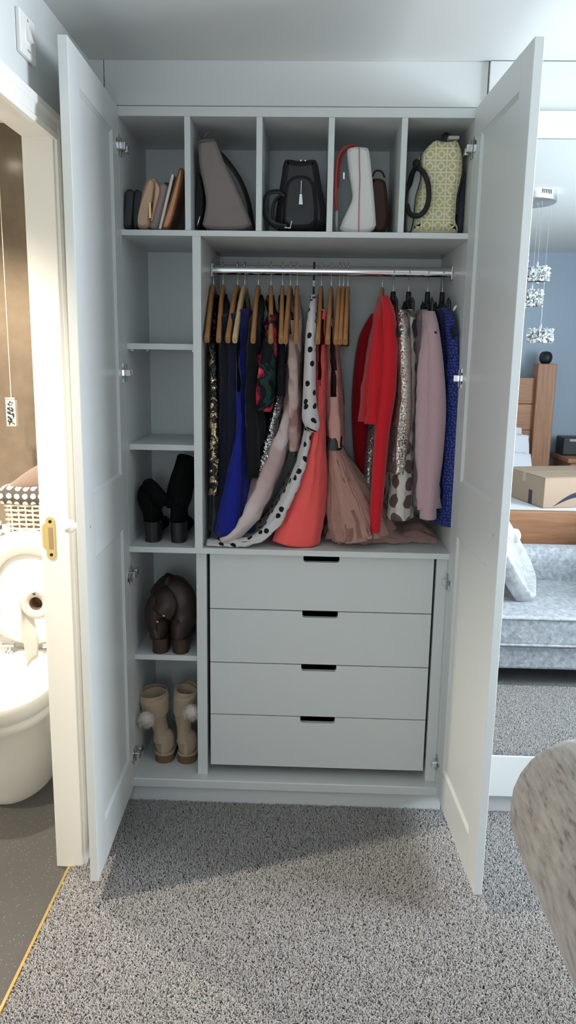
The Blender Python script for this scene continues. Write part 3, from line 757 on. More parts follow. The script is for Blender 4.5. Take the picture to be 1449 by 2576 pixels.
MB().tube(catmull([P3(1166, 395, .058), P3(1164, 440, .05), P3(1153, 490, .048), P3(1148, 540, .05)], 18), .0014, 6).build('piping', BLEATH, yb_)
hp_ = [P3(1046, 420, .07), P3(1062, 430, .045), P3(1075, 455, .035), P3(1079, 490, .032), P3(1074, 520, .033), P3(1060, 539, .035), P3(1044, 543, .038), P3(1030, 536, .045), P3(1024, 515, .055)]
MB().tube(catmull(hp_, 34), .0075, 10).build('rope_handle', M('black rope', (.012, .012, .013), .7, bmp=(200, .8, .003)), yb_)
hp_ = [P3(1046, 420, .07), P3(1036, 440, .09), P3(1028, 470, .10)]
MB().tube(catmull(hp_, 10), .0075, 10).build('rope_handle', bpy.data.materials['black rope'], yb_)
q = MB(); q.lathe([(.0, -.014), (.010, -.008), (.012, 0), (.010, .008), (.0, .014)], P3(1048, 412, .066), 12); q.build('handle_knot', bpy.data.materials['black rope'], yb_)
MB().box(*sorted((Q(1124, 350, .09)[0], Q(1152, 350, .09)[0])), .06, .09, Q(1130, 352, .07)[1], Q(1130, 343, .07)[1], .003).build('tab', GREYC, yb_)
MB().tube(catmull([P3(1112, 350, .10), P3(1117, 338, .10), P3(1126, 336, .11), P3(1132, 344, .11)], 12), .004, 8).build('top_loop', BLEATH, yb_)

# ------------------------------------------------------------------ boots in the left column
def boot(name, hx, y0, z0, heel_w, heel_h, shaft, mats, label, group, sole=None, foot_len=.235, cat='boot'):
    """heel towards the room, toe to the back; shaft = list of (x,y,z,rx,ry)"""
    e = empty(name, (hx, y0 + .1, z0), label, cat, group)
    hw = heel_w / 2
    # heel block: D shape, rounded at the back
    D = []
    for k in range(15):
        a = PI + PI * k / 14; D.append((hx + hw * math.cos(a), y0 + hw + hw * math.sin(a)))
    D += [(hx + hw, y0 + .055), (hx - hw, y0 + .055)]
    R = [[(hx + (x - hx) * s_, y0 + .028 + (y - y0 - .028) * s_, z0 + h) for x, y in D] for s_, h in ((.94, 0), (.97, .002), (1.0, heel_h))]
    MB().loft(R, smooth=False).build('heel', mats[1], e)
    # foot: rings across the length, heel to toe
    R = []
    N = 16
    for k in range(N):
        t = k / (N - 1); y = y0 - .001 + t * foot_len
        base = z0 + max(.010, heel_h * (1 - min(1, t / .55)) ** .8 if t > .2 else heel_h)
        w_ = hw * (1.04 * (max(.0, math.sin(PI * min(t * 6, 1) / 2)) ** .5) if t < .16 else (1.04 - .1 * math.sin(PI * (t - .16) / .5) if t < .66 else 1.08 * math.sqrt(max(.02, 1 - ((t - .66) / .36) ** 2.2))))
        h = .085 * (1 - .62 * min(1, max(0, (t - .25) / .5))) if t < .9 else .030
        h *= (.72 + .28 * min(1, t * 8)); 
        w_ = max(w_, .004)
        r = []
        for i in range(20):
            a = 2 * PI * i / 20; c, s_ = math.cos(a), math.sin(a)
            r.append((hx + w_ * math.copysign(abs(c) ** .8, c), y, base + h / 2 + h / 2 * math.copysign(abs(s_) ** .75, s_)))
        R.append(r)
    MB().loft(R).build('foot', mats[0], e)
    # shaft
    S = catmull(shaft, 26); P = [Vector(s_[:3]) for s_ in S]; R = []
    X = Vector((1, 0, 0))
    for i, p in enumerate(P):
        T = (P[min(i + 1, len(P) - 1)] - P[max(i - 1, 0)]).normalized()
        Nn = (X - T * X.dot(T)).normalized() if abs(T.x) < .95 else Vector((0, 0, -1)); 
        if abs(T.x) >= .95: Nn = (Nn - T * Nn.dot(T)).normalized()
        B_ = T.cross(Nn); r = []
        for k in range(24):
            a = 2 * PI * k / 24; f = 1 + .05 * math.sin(3 * a + i * .35) + .09 * noise.noise(Vector((p.x * 25, p.z * 22, a * 1.3)))
            r.append(p + Nn * (S[i][3] * f * math.cos(a)) + B_ * (S[i][4] * f * math.sin(a)))
        R.append(r)
    p = P[-1]; last = R[-1]
    R.append([p + (Vector(v_) - p) * .86 for v_ in last]); 
    T = (P[-1] - P[-2]).normalized()
    R.append([p + (Vector(v_) - p) * .80 - T * .05 for v_ in last])
    MB().loft(R).build('shaft', mats[0], e)
    if sole:
        D2 = []
        for k in range(13):
            a = PI + PI * k / 12; D2.append((hx + (hw + .001) * math.cos(a), y0 + hw + hw * math.sin(a)))
        for k in range(13):
            a = PI * k / 12; D2.append((hx + (hw + .004) * math.cos(a), y0 + foot_len - .04 + .045 * math.sin(a)))
        R = [[(x, y, z0 + h) for x, y in D2] for h in (0, sole)]
        MB().loft(R, smooth=False).build('sole', mats[2], e)
        R = [[(hx + (x - hx) * s_, y0 + .1 + (y - y0 - .1) * s_, z0 + h) for x, y in D2] for s_, h in ((1.0, sole), (1.03, sole + .0015), (1.03, sole + .004), (.99, sole + .006))]
        MB().loft(R, smooth=True).build('welt', mats[0], e)
    return e
def S3(px, py, y, rx, ry): p = at(px, py, y=y); return (p.x, p.y, p.z, rx, ry)
SUEDE = M('black suede', (.004, .004, .0045), .95, spec=.15, bmp=(300, .3, .001)); HEELB = M('black stacked heel', (.014, .015, .017), .38)
zz = ZS2 + .0005
boot('ankle_boot', at(378, 1368, z=zz).x, .055, zz, .050, .066, [S3(379, 1310, .085, .024, .034), S3(378, 1285, .095, .028, .040), S3(372, 1255, .10, .032, .045), S3(372, 1232, .105, .026, .040), S3(388, 1238, .085, .026, .030), S3(408, 1256, .075, .023, .030), S3(432, 1262, .080, .020, .026)], (SUEDE, HEELB), 'black suede high boot with its shaft flopped sideways, left of the pair', 'black suede boots on the shoe shelf')
boot('ankle_boot', at(445, 1368, z=zz).x, .055, zz, .050, .066, [S3(447, 1312, .085, .026, .034), S3(450, 1280, .095, .028, .042), S3(452, 1250, .11, .038, .05), S3(458, 1215, .13, .040, .052), S3(466, 1185, .15, .040, .05), S3(473, 1160, .17, .038, .05)], (SUEDE, HEELB), 'black suede high boot standing tall against the upright', 'black suede boots on the shoe shelf')
BRL = M('dark brown leather', (.026, .013, .009), .45, var=(18, (.040, .020, .014)), bmp=(60, .3, .003)); BRH = M('brown stacked heel', (.050, .026, .018), .55)
zz = .508 + .0005
b1 = boot('long_boot', at(398, 1650, z=zz).x, .045, zz, .054, .050, [S3(398, 1606, .075, .027, .034), S3(396, 1580, .085, .030, .040), S3(394, 1555, .09, .034, .045), S3(396, 1525, .095, .036, .045), S3(412, 1502, .085, .034, .040), S3(420, 1520, .060, .034, .026), S3(405, 1545, .050, .036, .022)], (BRL, BRH), 'dark brown leather boot folded over on itself, left of the pair', 'brown leather boots on the shelf')
boot('long_boot', at(449, 1652, z=zz).x, .045, zz, .054, .050, [S3(449, 1606, .075, .028, .034), S3(455, 1575, .085, .034, .042), S3(463, 1545, .10, .042, .05), S3(460, 1510, .11, .048, .055), S3(443, 1484, .12, .048, .05), S3(420, 1480, .13, .042, .05), S3(400, 1500, .13, .036, .045)], (BRL, BRH), 'dark brown leather boot with a rounded slumped shaft against the upright', 'brown leather boots on the shelf')
for p in ((396, 1564), (412, 1549)): MB().lathe([(.0, -.004), (.0045, -.002), (.005, 0), (.0045, .002), (.0, .004)], P3(*p, .018), 12).build('zip_pull', BRASS, b1)
CREAM = M('cream suede', (.50, .385, .26), .9, sheen=.3, bmp=(250, .4, .0015), var=(9, (.44, .33, .22))); SOLE = M('brown rubber sole', (.20, .115, .060), .8)
FUR = M('white fur', (.66, .58, .53), .9, sheen=.5)
zz = ZB + .0005
def cream(hxp, shaft, fur, label):
    e = boot('winter_boot', at(hxp, 1927, z=zz).x, .085, zz, .064, .028, shaft, (CREAM, SOLE, SOLE), label, 'cream suede winter boots', .028, .22)
    # turned-down cuff round the top of the shaft
    (x_, y_, z_, rx_, ry_) = shaft[-1]; (x0_, y0_, z0_, rx0_, ry0_) = shaft[-3]
    R = []
    for u, k in ((0, .97), (.0, 1.07), (.25, 1.13), (.6, 1.12), (.95, 1.10), (1.0, 1.06), (.98, .98)):
        c_ = (x_ + (x0_ - x_) * u, y_ + (y0_ - y_) * u, z_ + (z0_ - z_) * u); a_, b_ = (rx_ + (rx0_ - rx_) * u * .6) * k, (ry_ + (ry0_ - ry_) * u * .6) * k
        R.append([(c_[0] + a_ * math.cos(2 * PI * j / 28), c_[1] + b_ * math.sin(2 * PI * j / 28), c_[2] + (.012 * math.sin(2 * PI * j / 28) if u == 0 else .010 * math.sin(2 * PI * j / 28 + .6))) for j in range(28)])
    MB().loft(R, False, False).build('cuff', CREAM, e)
    # fur pompom: a core bristling with fine tapered hairs
    c = at(*fur, y=.045); q = MB(); rnd = random.Random(3)
    q.lathe([(.0001, -.024), (.016, -.018), (.024, 0), (.016, .018), (.0001, .024)], c, 14)
    for k in range(700):
        d = Vector((rnd.gauss(0, 1), rnd.gauss(0, 1), rnd.gauss(0, 1) - .15)).normalized(); L = rnd.uniform(.026, .036)
        o_ = d.orthogonal().normalized() * .0013; tip = c + d * L + Vector((0, 0, -.004))
        q.add([c + d * .012 + o_, c + d * .012 - o_, tip], [(0, 1, 2)], True)
    q.build('fur_pompom', FUR, e, kind='stuff')
    return e
cream(408, [S3(408, 1862, .12, .031, .038), S3(405, 1838, .125, .026, .034), S3(400, 1815, .125, .027, .034), S3(394, 1790, .12, .034, .040), S3(389, 1765, .12, .042, .046), S3(386, 1742, .12, .046, .050)], (368, 1808), 'cream suede boot with fur pompom, leaning towards the wardrobe side')
cream(466, [S3(466, 1862, .12, .031, .038), S3(464, 1838, .125, .024, .034), S3(463, 1812, .125, .026, .034), S3(463, 1785, .12, .030, .038), S3(465, 1755, .12, .035, .043), S3(468, 1733, .12, .037, .046)], (482, 1790), 'cream suede boot with fur pompom, upright beside the drawers')

# ------------------------------------------------------------------ hangers
YH = .23; ZN = 1.690          # hanger plane and neck height
def clone(root, loc, rz, label, group):
    r = root.copy(); COL.objects.link(r); r.location = loc; r.rotation_euler = (0, 0, rz); r['label'] = label; r['group'] = group
    for ch in root.children:
        c = ch.copy(); COL.objects.link(c); c.parent = r
    return r
def hook_path(r=.012, stem=.045, top=.078):
    pts = [(0, 0, -.005), (0, 0, stem - .012), (0, .004, stem - .004)]
    c = (0, .0, top - r)
    for k in range(13):
        a = -.9 + (PI + 1.15) * k / 12; pts.append((0, c[1] + r * math.cos(a), c[2] + r * math.sin(a)))
    return pts
def wooden_hanger(name, wm, label, group):
    e = empty(name, (0, 0, 0), label, 'hanger', group)
    S = [(0, .004, .014, .0065), (.03, -.004, .017, .0068), (.07, -.030, .018, .007), (.12, -.075, .017, .0075), (.165, -.118, .016, .0075), (.195, -.148, .015, .0082), (.208, -.160, .011, .0075)]
    rings = []
    full = [(-y, z, h, w_) for y, z, h, w_ in S[::-1]] + S[1:]
    F_ = catmull(full, 33)
    for i, (y, z, h, w_) in enumerate(F_):
        y2, z2 = F_[min(i + 1, 32)][:2]; y1, z1 = F_[max(i - 1, 0)][:2]; T = Vector((0, y2 - y1, z2 - z1)).normalized(); Nn = Vector((0, -T.z, T.y))
        rings.append([Vector((0, y, z - .012)) + Vector((w_ * math.copysign(abs(math.cos(a)) ** .7, math.cos(a)), 0, 0)) + Nn * (h * math.copysign(abs(math.sin(a)) ** .7, math.sin(a))) for a in [2 * PI * k / 14 for k in range(14)]])
    MB().loft(rings).build('body', wm, e)
    MB().tube(hook_path(), .0016, 8).build('hook', CHROME, e)
    return e
def plastic_hanger(name, label, group):
    e = empty(name, (0, 0, 0), label, 'hanger', group)
    q = MB(); q.lathe([(.006, .012), (.008, .010), (.009, -.02), (.011, -.035)], (0, 0, 0), 14)
    for s in (-1, 1):
        q.tube([(0, 0, -.022), (0, s * .05, -.040), (0, s * .12, -.075), (0, s * .19, -.115), (0, s * .205, -.128)], 1, 10, True, (.006, .011))
        for y in (.098, .122): q.tube([(0, s * y, -.066 - (y - .1) * .5), (0, s * (y + .002), -.020 - (y - .1) * .3), (0, s * (y + .003), -.012 - (y - .1) * .3)], [.006, .0045, .002], 8)
    q.build('body', BLACKP, e)
    MB().tube(hook_path(), .0016, 8).build('hook', CHROME, e)
    return e
HK = [537, 561, 598, 616, 650, 682, 711, 731, 748, 790, 809, 834, 855, 865, 876, 963, 991, 1030, 1078, 1115]
HXx = [at(h, 690, y=YH).x for h in HK]
gh = 'wooden hangers on the rail'
wlab = ['wooden hanger of the gold-sequined black top, first on the left', 'wooden hanger of the long black navy dress, second from the left', 'wooden hanger just left of the pale one, holding a navy dress', None,
        'wooden hanger of the black dress right of the royal blue one', 'wooden hanger holding the dark floral top', 'wooden hanger holding the black top with red panel', 'wooden hanger of the grey sparkly dress', 'wooden hanger of the blush floral dress', None,
        'wooden hanger inside the coral dress', 'wooden hanger of the dusty pink dress', 'empty wooden hanger nearest the dusty pink dress', 'middle one of the three empty wooden hangers', 'empty wooden hanger nearest the red cardigan', 'wooden hanger under the red cardigan shoulders']
proto = None
rots = [.03, .05, -.045, 0, 0, .06, .03, -.03, .02, 0, -.04, -.05, -.06, -.06, -.055, -.12]
dz = [0, .004, .0, -.004, .004, .002, .002, -.002, .002, 0, -.002, .002, 0, 0, .002, .004]
for i in range(16):
    if wlab[i] is None: continue
    if proto is None:
        proto = wooden_hanger('wooden_hanger', HANGW, wlab[i], gh); proto.location = (HXx[i], YH, ZN); proto.rotation_euler = (0, 0, rots[i])
    else:
        c_ = clone(proto, (HXx[i], YH, ZN), rots[i], wlab[i], gh)
        if i == 15: c_.scale = (.95, .84, .84)
pl = wooden_hanger('wooden_hanger', HANGL, 'pale wooden hanger of the royal blue dress', gh); pl.location = (HXx[3], YH, ZN); pl.rotation_euler = (0, 0, -.055)
# slim black velvet hanger of the spotted dress
vh = empty('velvet_hanger', (HXx[9], YH, ZN), 'slim black velvet hanger of the white spotted dress', 'hanger')
q = MB(); q.tube([(HXx[9], YH, ZN - .03), (HXx[9], YH, ZN + .04)] + [(HXx[9], YH + .013 * math.cos(a), ZN + .064 + .013 * math.sin(a)) for a in [-.9 + 4.3 * k / 12 for k in range(13)]], .0032, 8)
for s in (-1, 1): q.tube([(HXx[9], YH, ZN - .02), (HXx[9], YH + s * .08, ZN - .045), (HXx[9], YH + s * .17, ZN - .10)], 1, 8, True, (.0035, .008))
q.build('body', BLACKP, vh)
MB().tube([(HXx[9], YH, ZN + .004), (HXx[9], YH, ZN + .022)], .0048, 8).build('size_marker', M('pale green plastic', (.55, .6, .45), .5), vh)
gp = 'black plastic hangers at the right end of the rail'
plab = ['black plastic hanger of the champagne sequin jacket', 'black plastic hanger of the brown-spotted cream dress', 'black plastic hanger of the pale pink jacket', 'black plastic hanger of the blue lace jacket at the right end']
pp = plastic_hanger('plastic_hanger', plab[0], gp); pp.location = (HXx[16], YH, ZN - .02); pp.rotation_euler = (0, 0, .0)
for i, rz in zip((17, 18, 19), (.01, .0, .04)): clone(pp, (HXx[i], YH, ZN - .02), rz, plab[i - 16], gp)

# ------------------------------------------------------------------ clothes
def cloth_rings(path, n=44, m=40, fold=.0, kf=7, seed=0, flat=.5, py=.10, nz=.15, tops=True, rot=0.0, back=None):
    fold *= 2.0; tr_ = math.tan(rot)
    """path: (px, py, yc, hy, hx): a garment hanging edge-on. Rings follow the hanging line; hy is its half width
    front-to-back, hx its half thickness along the rail; folds deepen towards the hem."""
    P = []
    for q in path:
        p = at(q[0], q[1], y=py); P.append((p.x, p.z, q[2], q[3], q[4] * .86))
    if tops: P = [(*q[:4], max(q[4], .0125)) for q in P[:3]] + P[3:]
    if back is not None:     # cloth rising over the rear arm of its hanger
        xb_ = HXx[back] - .07 * math.tan(rots[back]) + .2 * tr_
        P = [(xb_, 1.668, .285, .035, .010), (xb_, 1.640, .300, .075, .0115)] + P
    S = catmull(P, m); R = []
    for i, (x, z, yc, hy, hx) in enumerate(S):
        x2, z2 = S[min(i + 1, m - 1)][:2]; x1, z1 = S[max(i - 1, 0)][:2]
        T = Vector((x2 - x1, z2 - z1)); 
        T = T.normalized() if T.length > 1e-6 else Vector((0, -1))
        N = Vector((-T.y, T.x)); t = i / (m - 1); r = []
        for k in range(n):
            a = 2 * PI * k / n; c, s = math.cos(a), math.sin(a)
            y = yc + hy * math.copysign(abs(c) ** .85, c)
            f = 1 + nz * 2.4 * noise.noise(Vector((a * .9 + seed * 7.1, t * 2.6, seed * 3.3)))
            d = hx * math.copysign(abs(s) ** flat, s) * f
            d += fold * (t ** .7) * math.sin(kf * a + seed + 1.1 * math.sin(t * 3 + seed)) * (.55 + .45 * abs(s)) + fold * .5 * t * math.sin((kf * 2 + 1) * a + seed * 3)
            y += fold * .9 * (t ** .7) * math.sin(kf * a * .5 + seed * 2) * abs(c)
            g = .007 * noise.noise(Vector((x * 40 + k * .5, z * 24, seed)))
            r.append((x + N.x * (d + g) - (y - py) * tr_, y, z + N.y * (d + g)))
        R.append(r)
    return R
def hem(R, up=.018, k=.86):
    """turn the hem inwards so the garment is open underneath"""
    L = R[-1]; n = len(L); c = sum((Vector(p) for p in L), Vector()) / n
    pr = sum((Vector(p) for p in R[-3]), Vector()) / n; T = (pr - c).normalized()
    R.append([c + (Vector(p) - c) * .95 for p in L]); R.append([c + (Vector(p) - c) * k + T * up for p in L]); return R
def garment(name, path, mat, label, cat, zmin=ZS2 + .001, parent=None, hemk=True, hole=None, **k):
    R = cloth_rings(path, **k)
    n_ = len(R[0]); m_ = len(R); skip = set()
    if hole:      # armhole facing the room
        for j in range(m_ - 1):
            t = (j + .5) / (m_ - 1)
            if hole[0] < t < hole[1]:
                w_ = hole[2] * math.sin(PI * (t - hole[0]) / (hole[1] - hole[0])) ** .5
                for i in range(n_):
                    if abs(i + .5 - n_ / 2) < w_: skip.add((j, i))
    if hemk: R = hem(R)
    R = [[(p[0], min(max(p[1], .012), .462), max(p[2], zmin + .0008 * (i % 5))) for p in r] for i, r in enumerate(R)]
    return MB().loft(R, skip=skip).build(name, mat, parent, label=label, cat=cat, group=None if parent else 'clothes hanging on the rail')
def sleeve(path, mat, parent, name='sleeve', n=20, m=30, seed=1, nz=.10):
    """path: (px, py, y, r_x, r_y)"""
    S = catmull([(*at(q[0], q[1], y=q[2]), q[3], q[4]) for q in path], m); R = []
    for i, s in enumerate(S):
        c = Vector(s[:3]); r = []
        for k in range(n):
            a = 2 * PI * k / n; f = 1 + nz * 2 * noise.noise(Vector((a * .8 + seed * 5, i * .12, seed)))
            r.append((c.x + s[3] * math.cos(a) * f, c.y + s[4] * math.sin(a) * f, c.z))
        R.append(r)
    return MB().loft(hem(R, .012, .8)).build(name, mat, parent)
Fb = lambda name, col, rough=.85, sheen=.15, b=(350, .3, .0008): M(name, col, rough, bmp=b, sheen=sheen, spec=.25)
GOLDSEQ = sequin('black cloth with gold sequin swirls', (.45, .30, .14), (.95, .80, .55), 330, (26, .56))
garment('sequin_blouse', [(533, 842, .23, .06, .008), (535, 856, .22, .15, .014), (538, 900, .21, .17, .017), (540, 1000, .21, .175, .020), (541, 1120, .205, .175, .020), (541, 1200, .20, .17, .018), (541, 1238, .20, .165, .016)], GOLDSEQ, 'black top with gold sequin swirls, first garment on the left', 'top', fold=.003, rot=0.03, back=0, seed=1)
NAVY = Fb('black navy jersey', (.006, .008, .018))
garment('long_dress', [(560, 788, .23, .09, .007), (562, 800, .22, .15, .012), (566, 870, .22, .165, .020), (566, 1050, .22, .17, .026), (558, 1180, .22, .17, .032), (551, 1335, .22, .175, .036)], NAVY, 'long black navy dress between the sequin top and the royal blue dress', 'dress', fold=.004, rot=0.05, back=1, seed=2)
garment('navy_dress', [(589, 784, .23, .11, .008), (589, 795, .22, .145, .012), (584, 850, .22, .15, .016), (583, 1000, .22, .16, .020), (580, 1200, .23, .16, .024)], Fb('dark navy crepe', (.008, .011, .035)), 'dark navy dress tucked behind the royal blue dress', 'dress', fold=.003, rot=-0.045, back=2, seed=3)
ROYAL = Fb('royal blue crepe', (.006, .014, .24), .8)
garment('royal_blue_dress', [(607, 776, .23, .115, .011), (607, 784, .225, .135, .015), (603, 830, .22, .145, .019), (603, 920, .22, .15, .021), (605, 1010, .22, .155, .020), (607, 1070, .21, .15, .017), (603, 1120, .21, .155, .024), (597, 1190, .21, .165, .038), (592, 1260, .21, .175, .050), (586, 1338, .205, .18, .058)], ROYAL, 'royal blue dress flaring to a wide hem', 'dress', fold=.006, kf=5, rot=-0.055, hole=(.08, .42, 1.6), seed=4)
garment('black_dress', [(642, 795, .23, .11, .009), (641, 806, .22, .15, .014), (636, 880, .22, .16, .020), (634, 1000, .22, .16, .024), (640, 1100, .22, .165, .026), (640, 1200, .23, .165, .030)], Fb('black crepe', (.006, .006, .008)), 'plain black dress right of the royal blue dress', 'dress', fold=.004, rot=0.0, back=4, seed=5)
FLOR = floral('black red and green flower print', [(0, (.008, .008, .01)), (.41, (.015, .045, .04)), (.47, (.008, .008, .01)), (.52, (.14, .012, .025)), (.55, (.52, .04, .07)), (.61, (.66, .16, .18)), (.66, (.40, .03, .05)), (.71, (.008, .008, .01))], 10)
garment('floral_blouse', [(688, 790, .23, .10, .010), (687, 800, .22, .15, .018), (678, 860, .215, .17, .030), (670, 930, .21, .175, .036), (666, 990, .21, .17, .034), (663, 1032, .21, .16, .028)], FLOR, 'black top printed with red flowers and green leaves', 'top', fold=.006, rot=0.06, back=5, seed=6)
RPAN = floral('black crepe with red panel', [(0, (.006, .006, .008)), (.62, (.006, .006, .008)), (.66, (.55, .03, .05))], 7)
garment('black_red_blouse', [(711, 790, .24, .11, .007), (709, 800, .23, .14, .010), (708, 880, .23, .165, .016), (706, 940, .225, .17, .020), (704, 996, .225, .17, .019)], RPAN, 'short black top with a red patch beside the floral top', 'top', fold=.003, rot=0.03, back=6, seed=7)
GREYT = M('grey tulle', (.33, .34, .37), .8, alpha=.8); SILSEQ = sequin('silver sequins', (.20, .20, .21), (.85, .85, .88), 300, (60, .40), (.10, .10, .11))
garment('sparkly_dress', [(727, 800, .25, .10, .006), (724, 812, .24, .14, .010), (716, 900, .25, .15, .012), (700, 1000, .25, .15, .016), (684, 1080, .24, .16, .022), (668, 1150, .235, .165, .022), (658, 1205, .23, .16, .020)], SILSEQ, 'grey dress covered in silver sparkle behind the blush dress', 'dress', fold=.004, rot=0.0, seed=8)
BLUSH = floral('blush satin with watercolour flowers', [(0, (.30, .16, .15)), (.36, (.30, .16, .15)), (.44, (.52, .36, .33)), (.56, (.56, .41, .38)), (.68, (.26, .16, .17)), (1, (.12, .07, .08))], 8, .55, 'LINEAR')
garment('blush_blouse', [(735, 797, .24, .11, .008), (733, 810, .23, .14, .012), (735, 900, .22, .15, .022), (738, 1000, .21, .16, .026), (737, 1080, .205, .16, .024), (738, 1132, .20, .15, .018)], BLUSH, 'blush satin top with smoky flower print left of the spotted dress', 'top', fold=.006, kf=5, rot=-0.03, back=7, hole=(.22, .5, 1.6), seed=9)
PALEB = floral('pale blush satin with faint flowers', [(0, (.38, .22, .22)), (.38, (.52, .37, .36)), (.5, (.68, .57, .56)), (.62, (.64, .53, .52)), (.72, (.34, .20, .21))], 6, .5, 'LINEAR')
garment('blush_long_dress', [(752, 800, .24, .10, .008), (750, 812, .235, .14, .011), (748, 900, .25, .14, .012), (738, 1000, .25, .15, .018), (720, 1070, .24, .16, .030), (696, 1140, .22, .17, .038), (668, 1210, .205, .175, .040), (634, 1280, .195, .175, .034), (596, 1330, .19, .17, .018), (562, 1348, .19, .165, .010)], PALEB, 'long pale blush dress sweeping left to the wardrobe floor', 'dress', fold=.005, kf=6, rot=0.02, back=8, seed=10, m=56)
POLKA = dots('white crepe with black spots', (.63, .60, .60), (.006, .006, .007), 23, .19, .75, .75, (1, 1.0, 1))
pdress = garment('spotted_dress', [(791, 735, .23, .03, .010), (790, 747, .225, .07, .011), (788, 775, .215, .13, .013), (786, 810, .21, .15, .014), (785, 900, .21, .16, .016), (784, 1000, .215, .16, .018), (778, 1080, .21, .16, .020), (763, 1150, .20, .165, .022), (742, 1210, .19, .17, .024), (718, 1262, .185, .17, .026), (690, 1308, .18, .168, .024), (655, 1340, .175, .165, .012), (610, 1350, .17, .16, .007), (565, 1352, .165, .15, .006), (528, 1353, .16, .14, .006)], POLKA, 'long white dress with black spots trailing left across the wardrobe floor', 'dress', fold=.004, kf=5, seed=11, m=70)
sleeve([(789, 742, .16, .008, .02), (785, 775, .075, .010, .022), (783, 830, .050, .015, .026), (780, 930, .045, .017, .028), (779, 1000, .045, .020, .028), (782, 1050, .045, .025, .030), (786, 1072, .045, .022, .026), (786, 1086, .045, .014, .018)], POLKA, pdress, seed=2)
CORAL = Fb('coral pink crepe', (.98, .125, .115), .8, .2)
garment('coral_dress', [(806, 777, .23, .118, .014), (806, 784, .225, .135, .018), (806, 812, .22, .145, .020), (806, 900, .22, .15, .019), (806, 980, .22, .152, .017), (802, 1050, .215, .155, .020), (794, 1120, .21, .16, .032), (782, 1190, .21, .17, .050), (767, 1260, .205, .178, .066), (752, 1320, .20, .182, .080), (743, 1362, .20, .185, .087)], CORAL, 'bright coral pink sleeveless dress flaring at the hem', 'dress', fold=.006, kf=6, rot=-0.04, hole=(.05, .40, 2.6), seed=12, m=50)
DUSTY = Fb('dusty pink satin', (.56, .29, .25), .5, .1)
dp = garment('dusty_pink_dress', [(829, 800, .24, .115, .006), (831, 815, .23, .14, .010), (835, 870, .23, .15, .018), (839, 960, .225, .155, .026), (840, 1040, .225, .15, .028), (840, 1125, .225, .145, .028)], DUSTY, 'dusty pink dress with black belt and full tulle skirt', 'dress', fold=.004, rot=-0.05, hole=(.22, .72, 1.6), seed=13)
R = cloth_rings([(840, 1100, .225, .152, .033), (840, 1116, .225, .153, .033), (840, 1131, .225, .153, .033)], n=40, m=5, seed=13, tops=False)
MB().loft(R).build('belt', BLACKP, dp)
TULLE, nt, b = newmat('dusty pink tulle'); b.inputs['Base Color'].default_value = (.72, .40, .32, 1); b.inputs['Roughness'].default_value = .9; b.inputs['Alpha'].default_value = .5; b.inputs['Sheen Weight'].default_value = .4
v = coords(nt, 'UV', (60, 4, 1)); bump(nt, b, noise_fac(nt, v, 3, 4), .6, .006)
for j, (sc, sd) in enumerate(((.62, 21), (.82, 22), (1.0, 23))):
    R = cloth_rings([(840, 1128, .225, .145, .024), (850, 1160, .225, .16, .038 * sc), (864, 1210, .22, .185, .062 * sc), (880, 1260, .22, .20, .084 * sc), (896, 1310, .22, .205, .105 * sc), (902, 1348 - 4 * (2 - j), .22, .205, .118 * sc)], n=110, m=26, fold=.008, kf=17, seed=sd, tops=False, flat=.75)
    R = [[(p[0], min(max(p[1], .015), .462), max(p[2], ZS2 + .002 + .001 * j)) for p in r] for r in R]
    MB().loft(R, True, False).build('tulle_layer', TULLE, dp)
# tulle hem spilling over the floor to the right
R = []
for k in range(24):
    t = k / 23; x = .655 + t * .325; hgt = .085 * (1 - t) ** 1.3 + .028 + .014 * math.sin(t * 17)
    r = []
    for i in range(26):
        a = PI * i / 25; y = .265 - (.19 - .05 * t) * math.cos(a) + .008 * math.sin(i * 2.1 + k * .8); zq = ZS2 + .002 + hgt * math.sin(a) ** .7 * (1 + .35 * noise.noise(Vector((x * 24, i * .45, 3)))) + .006 * abs(math.sin(i * 1.7 + k))
        r.append((x + .006 * math.sin(i * 1.9), min(y, .462), zq))
    R.append(r)
MB().loft(R, False, False, True, False).build('tulle_layer', TULLE, dp)
REDK = M('red knit', (.60, .012, .022), .85, bmp=(500, .5, .001), sheen=.2, spec=.2); DRED = M('deep red knit', (.24, .008, .018), .85, bmp=(500, .5, .001), spec=.2)
rc_ = garment('red_cardigan', [(963, 736, .23, .03, .008), (962, 752, .22, .10, .010), (958, 790, .215, .17, .017), (953, 860, .21, .185, .028), (948, 950, .21, .185, .035), (944, 1030, .21, .18, .037), (942, 1062, .21, .178, .037)], REDK, 'bright red knitted cardigan with a long hanging sleeve', 'cardigan', fold=.009, kf=9, rot=-0.1, seed=14)
sleeve([(968, 745, .10, .012, .03), (976, 790, .055, .020, .03), (980, 880, .045, .025, .032), (975, 980, .042, .025, .032), (964, 1060, .042, .023, .030), (955, 1150, .042, .022, .028), (948, 1250, .042, .020, .026), (943, 1322, .042, .018, .024), (943, 1338, .042, .017, .023)], REDK, rc_, seed=3)
sleeve([(945, 790, .33, .016, .03), (920, 850, .37, .024, .035), (908, 950, .38, .027, .035), (905, 1050, .38, .027, .035), (912, 1150, .38, .026, .032), (925, 1220, .38, .024, .03)], REDK, rc_, seed=4)
CHAMP = sequin('champagne sequins', (.30, .23, .20), (.92, .86, .80), 260, None, rough=.25)
sj = garment('sequin_jacket', [(1000, 762, .23, .05, .012), (1001, 776, .22, .11, .018), (1004, 820, .215, .17, .026), (1009, 900, .21, .185, .032), (1010, 1000, .21, .188, .036), (1006, 1080, .21, .185, .040), (1001, 1150, .205, .18, .040), (998, 1185, .20, .175, .036)], CHAMP, 'champagne sequin jacket beside the red cardigan', 'jacket', fold=.004, rot=0.0, seed=15)
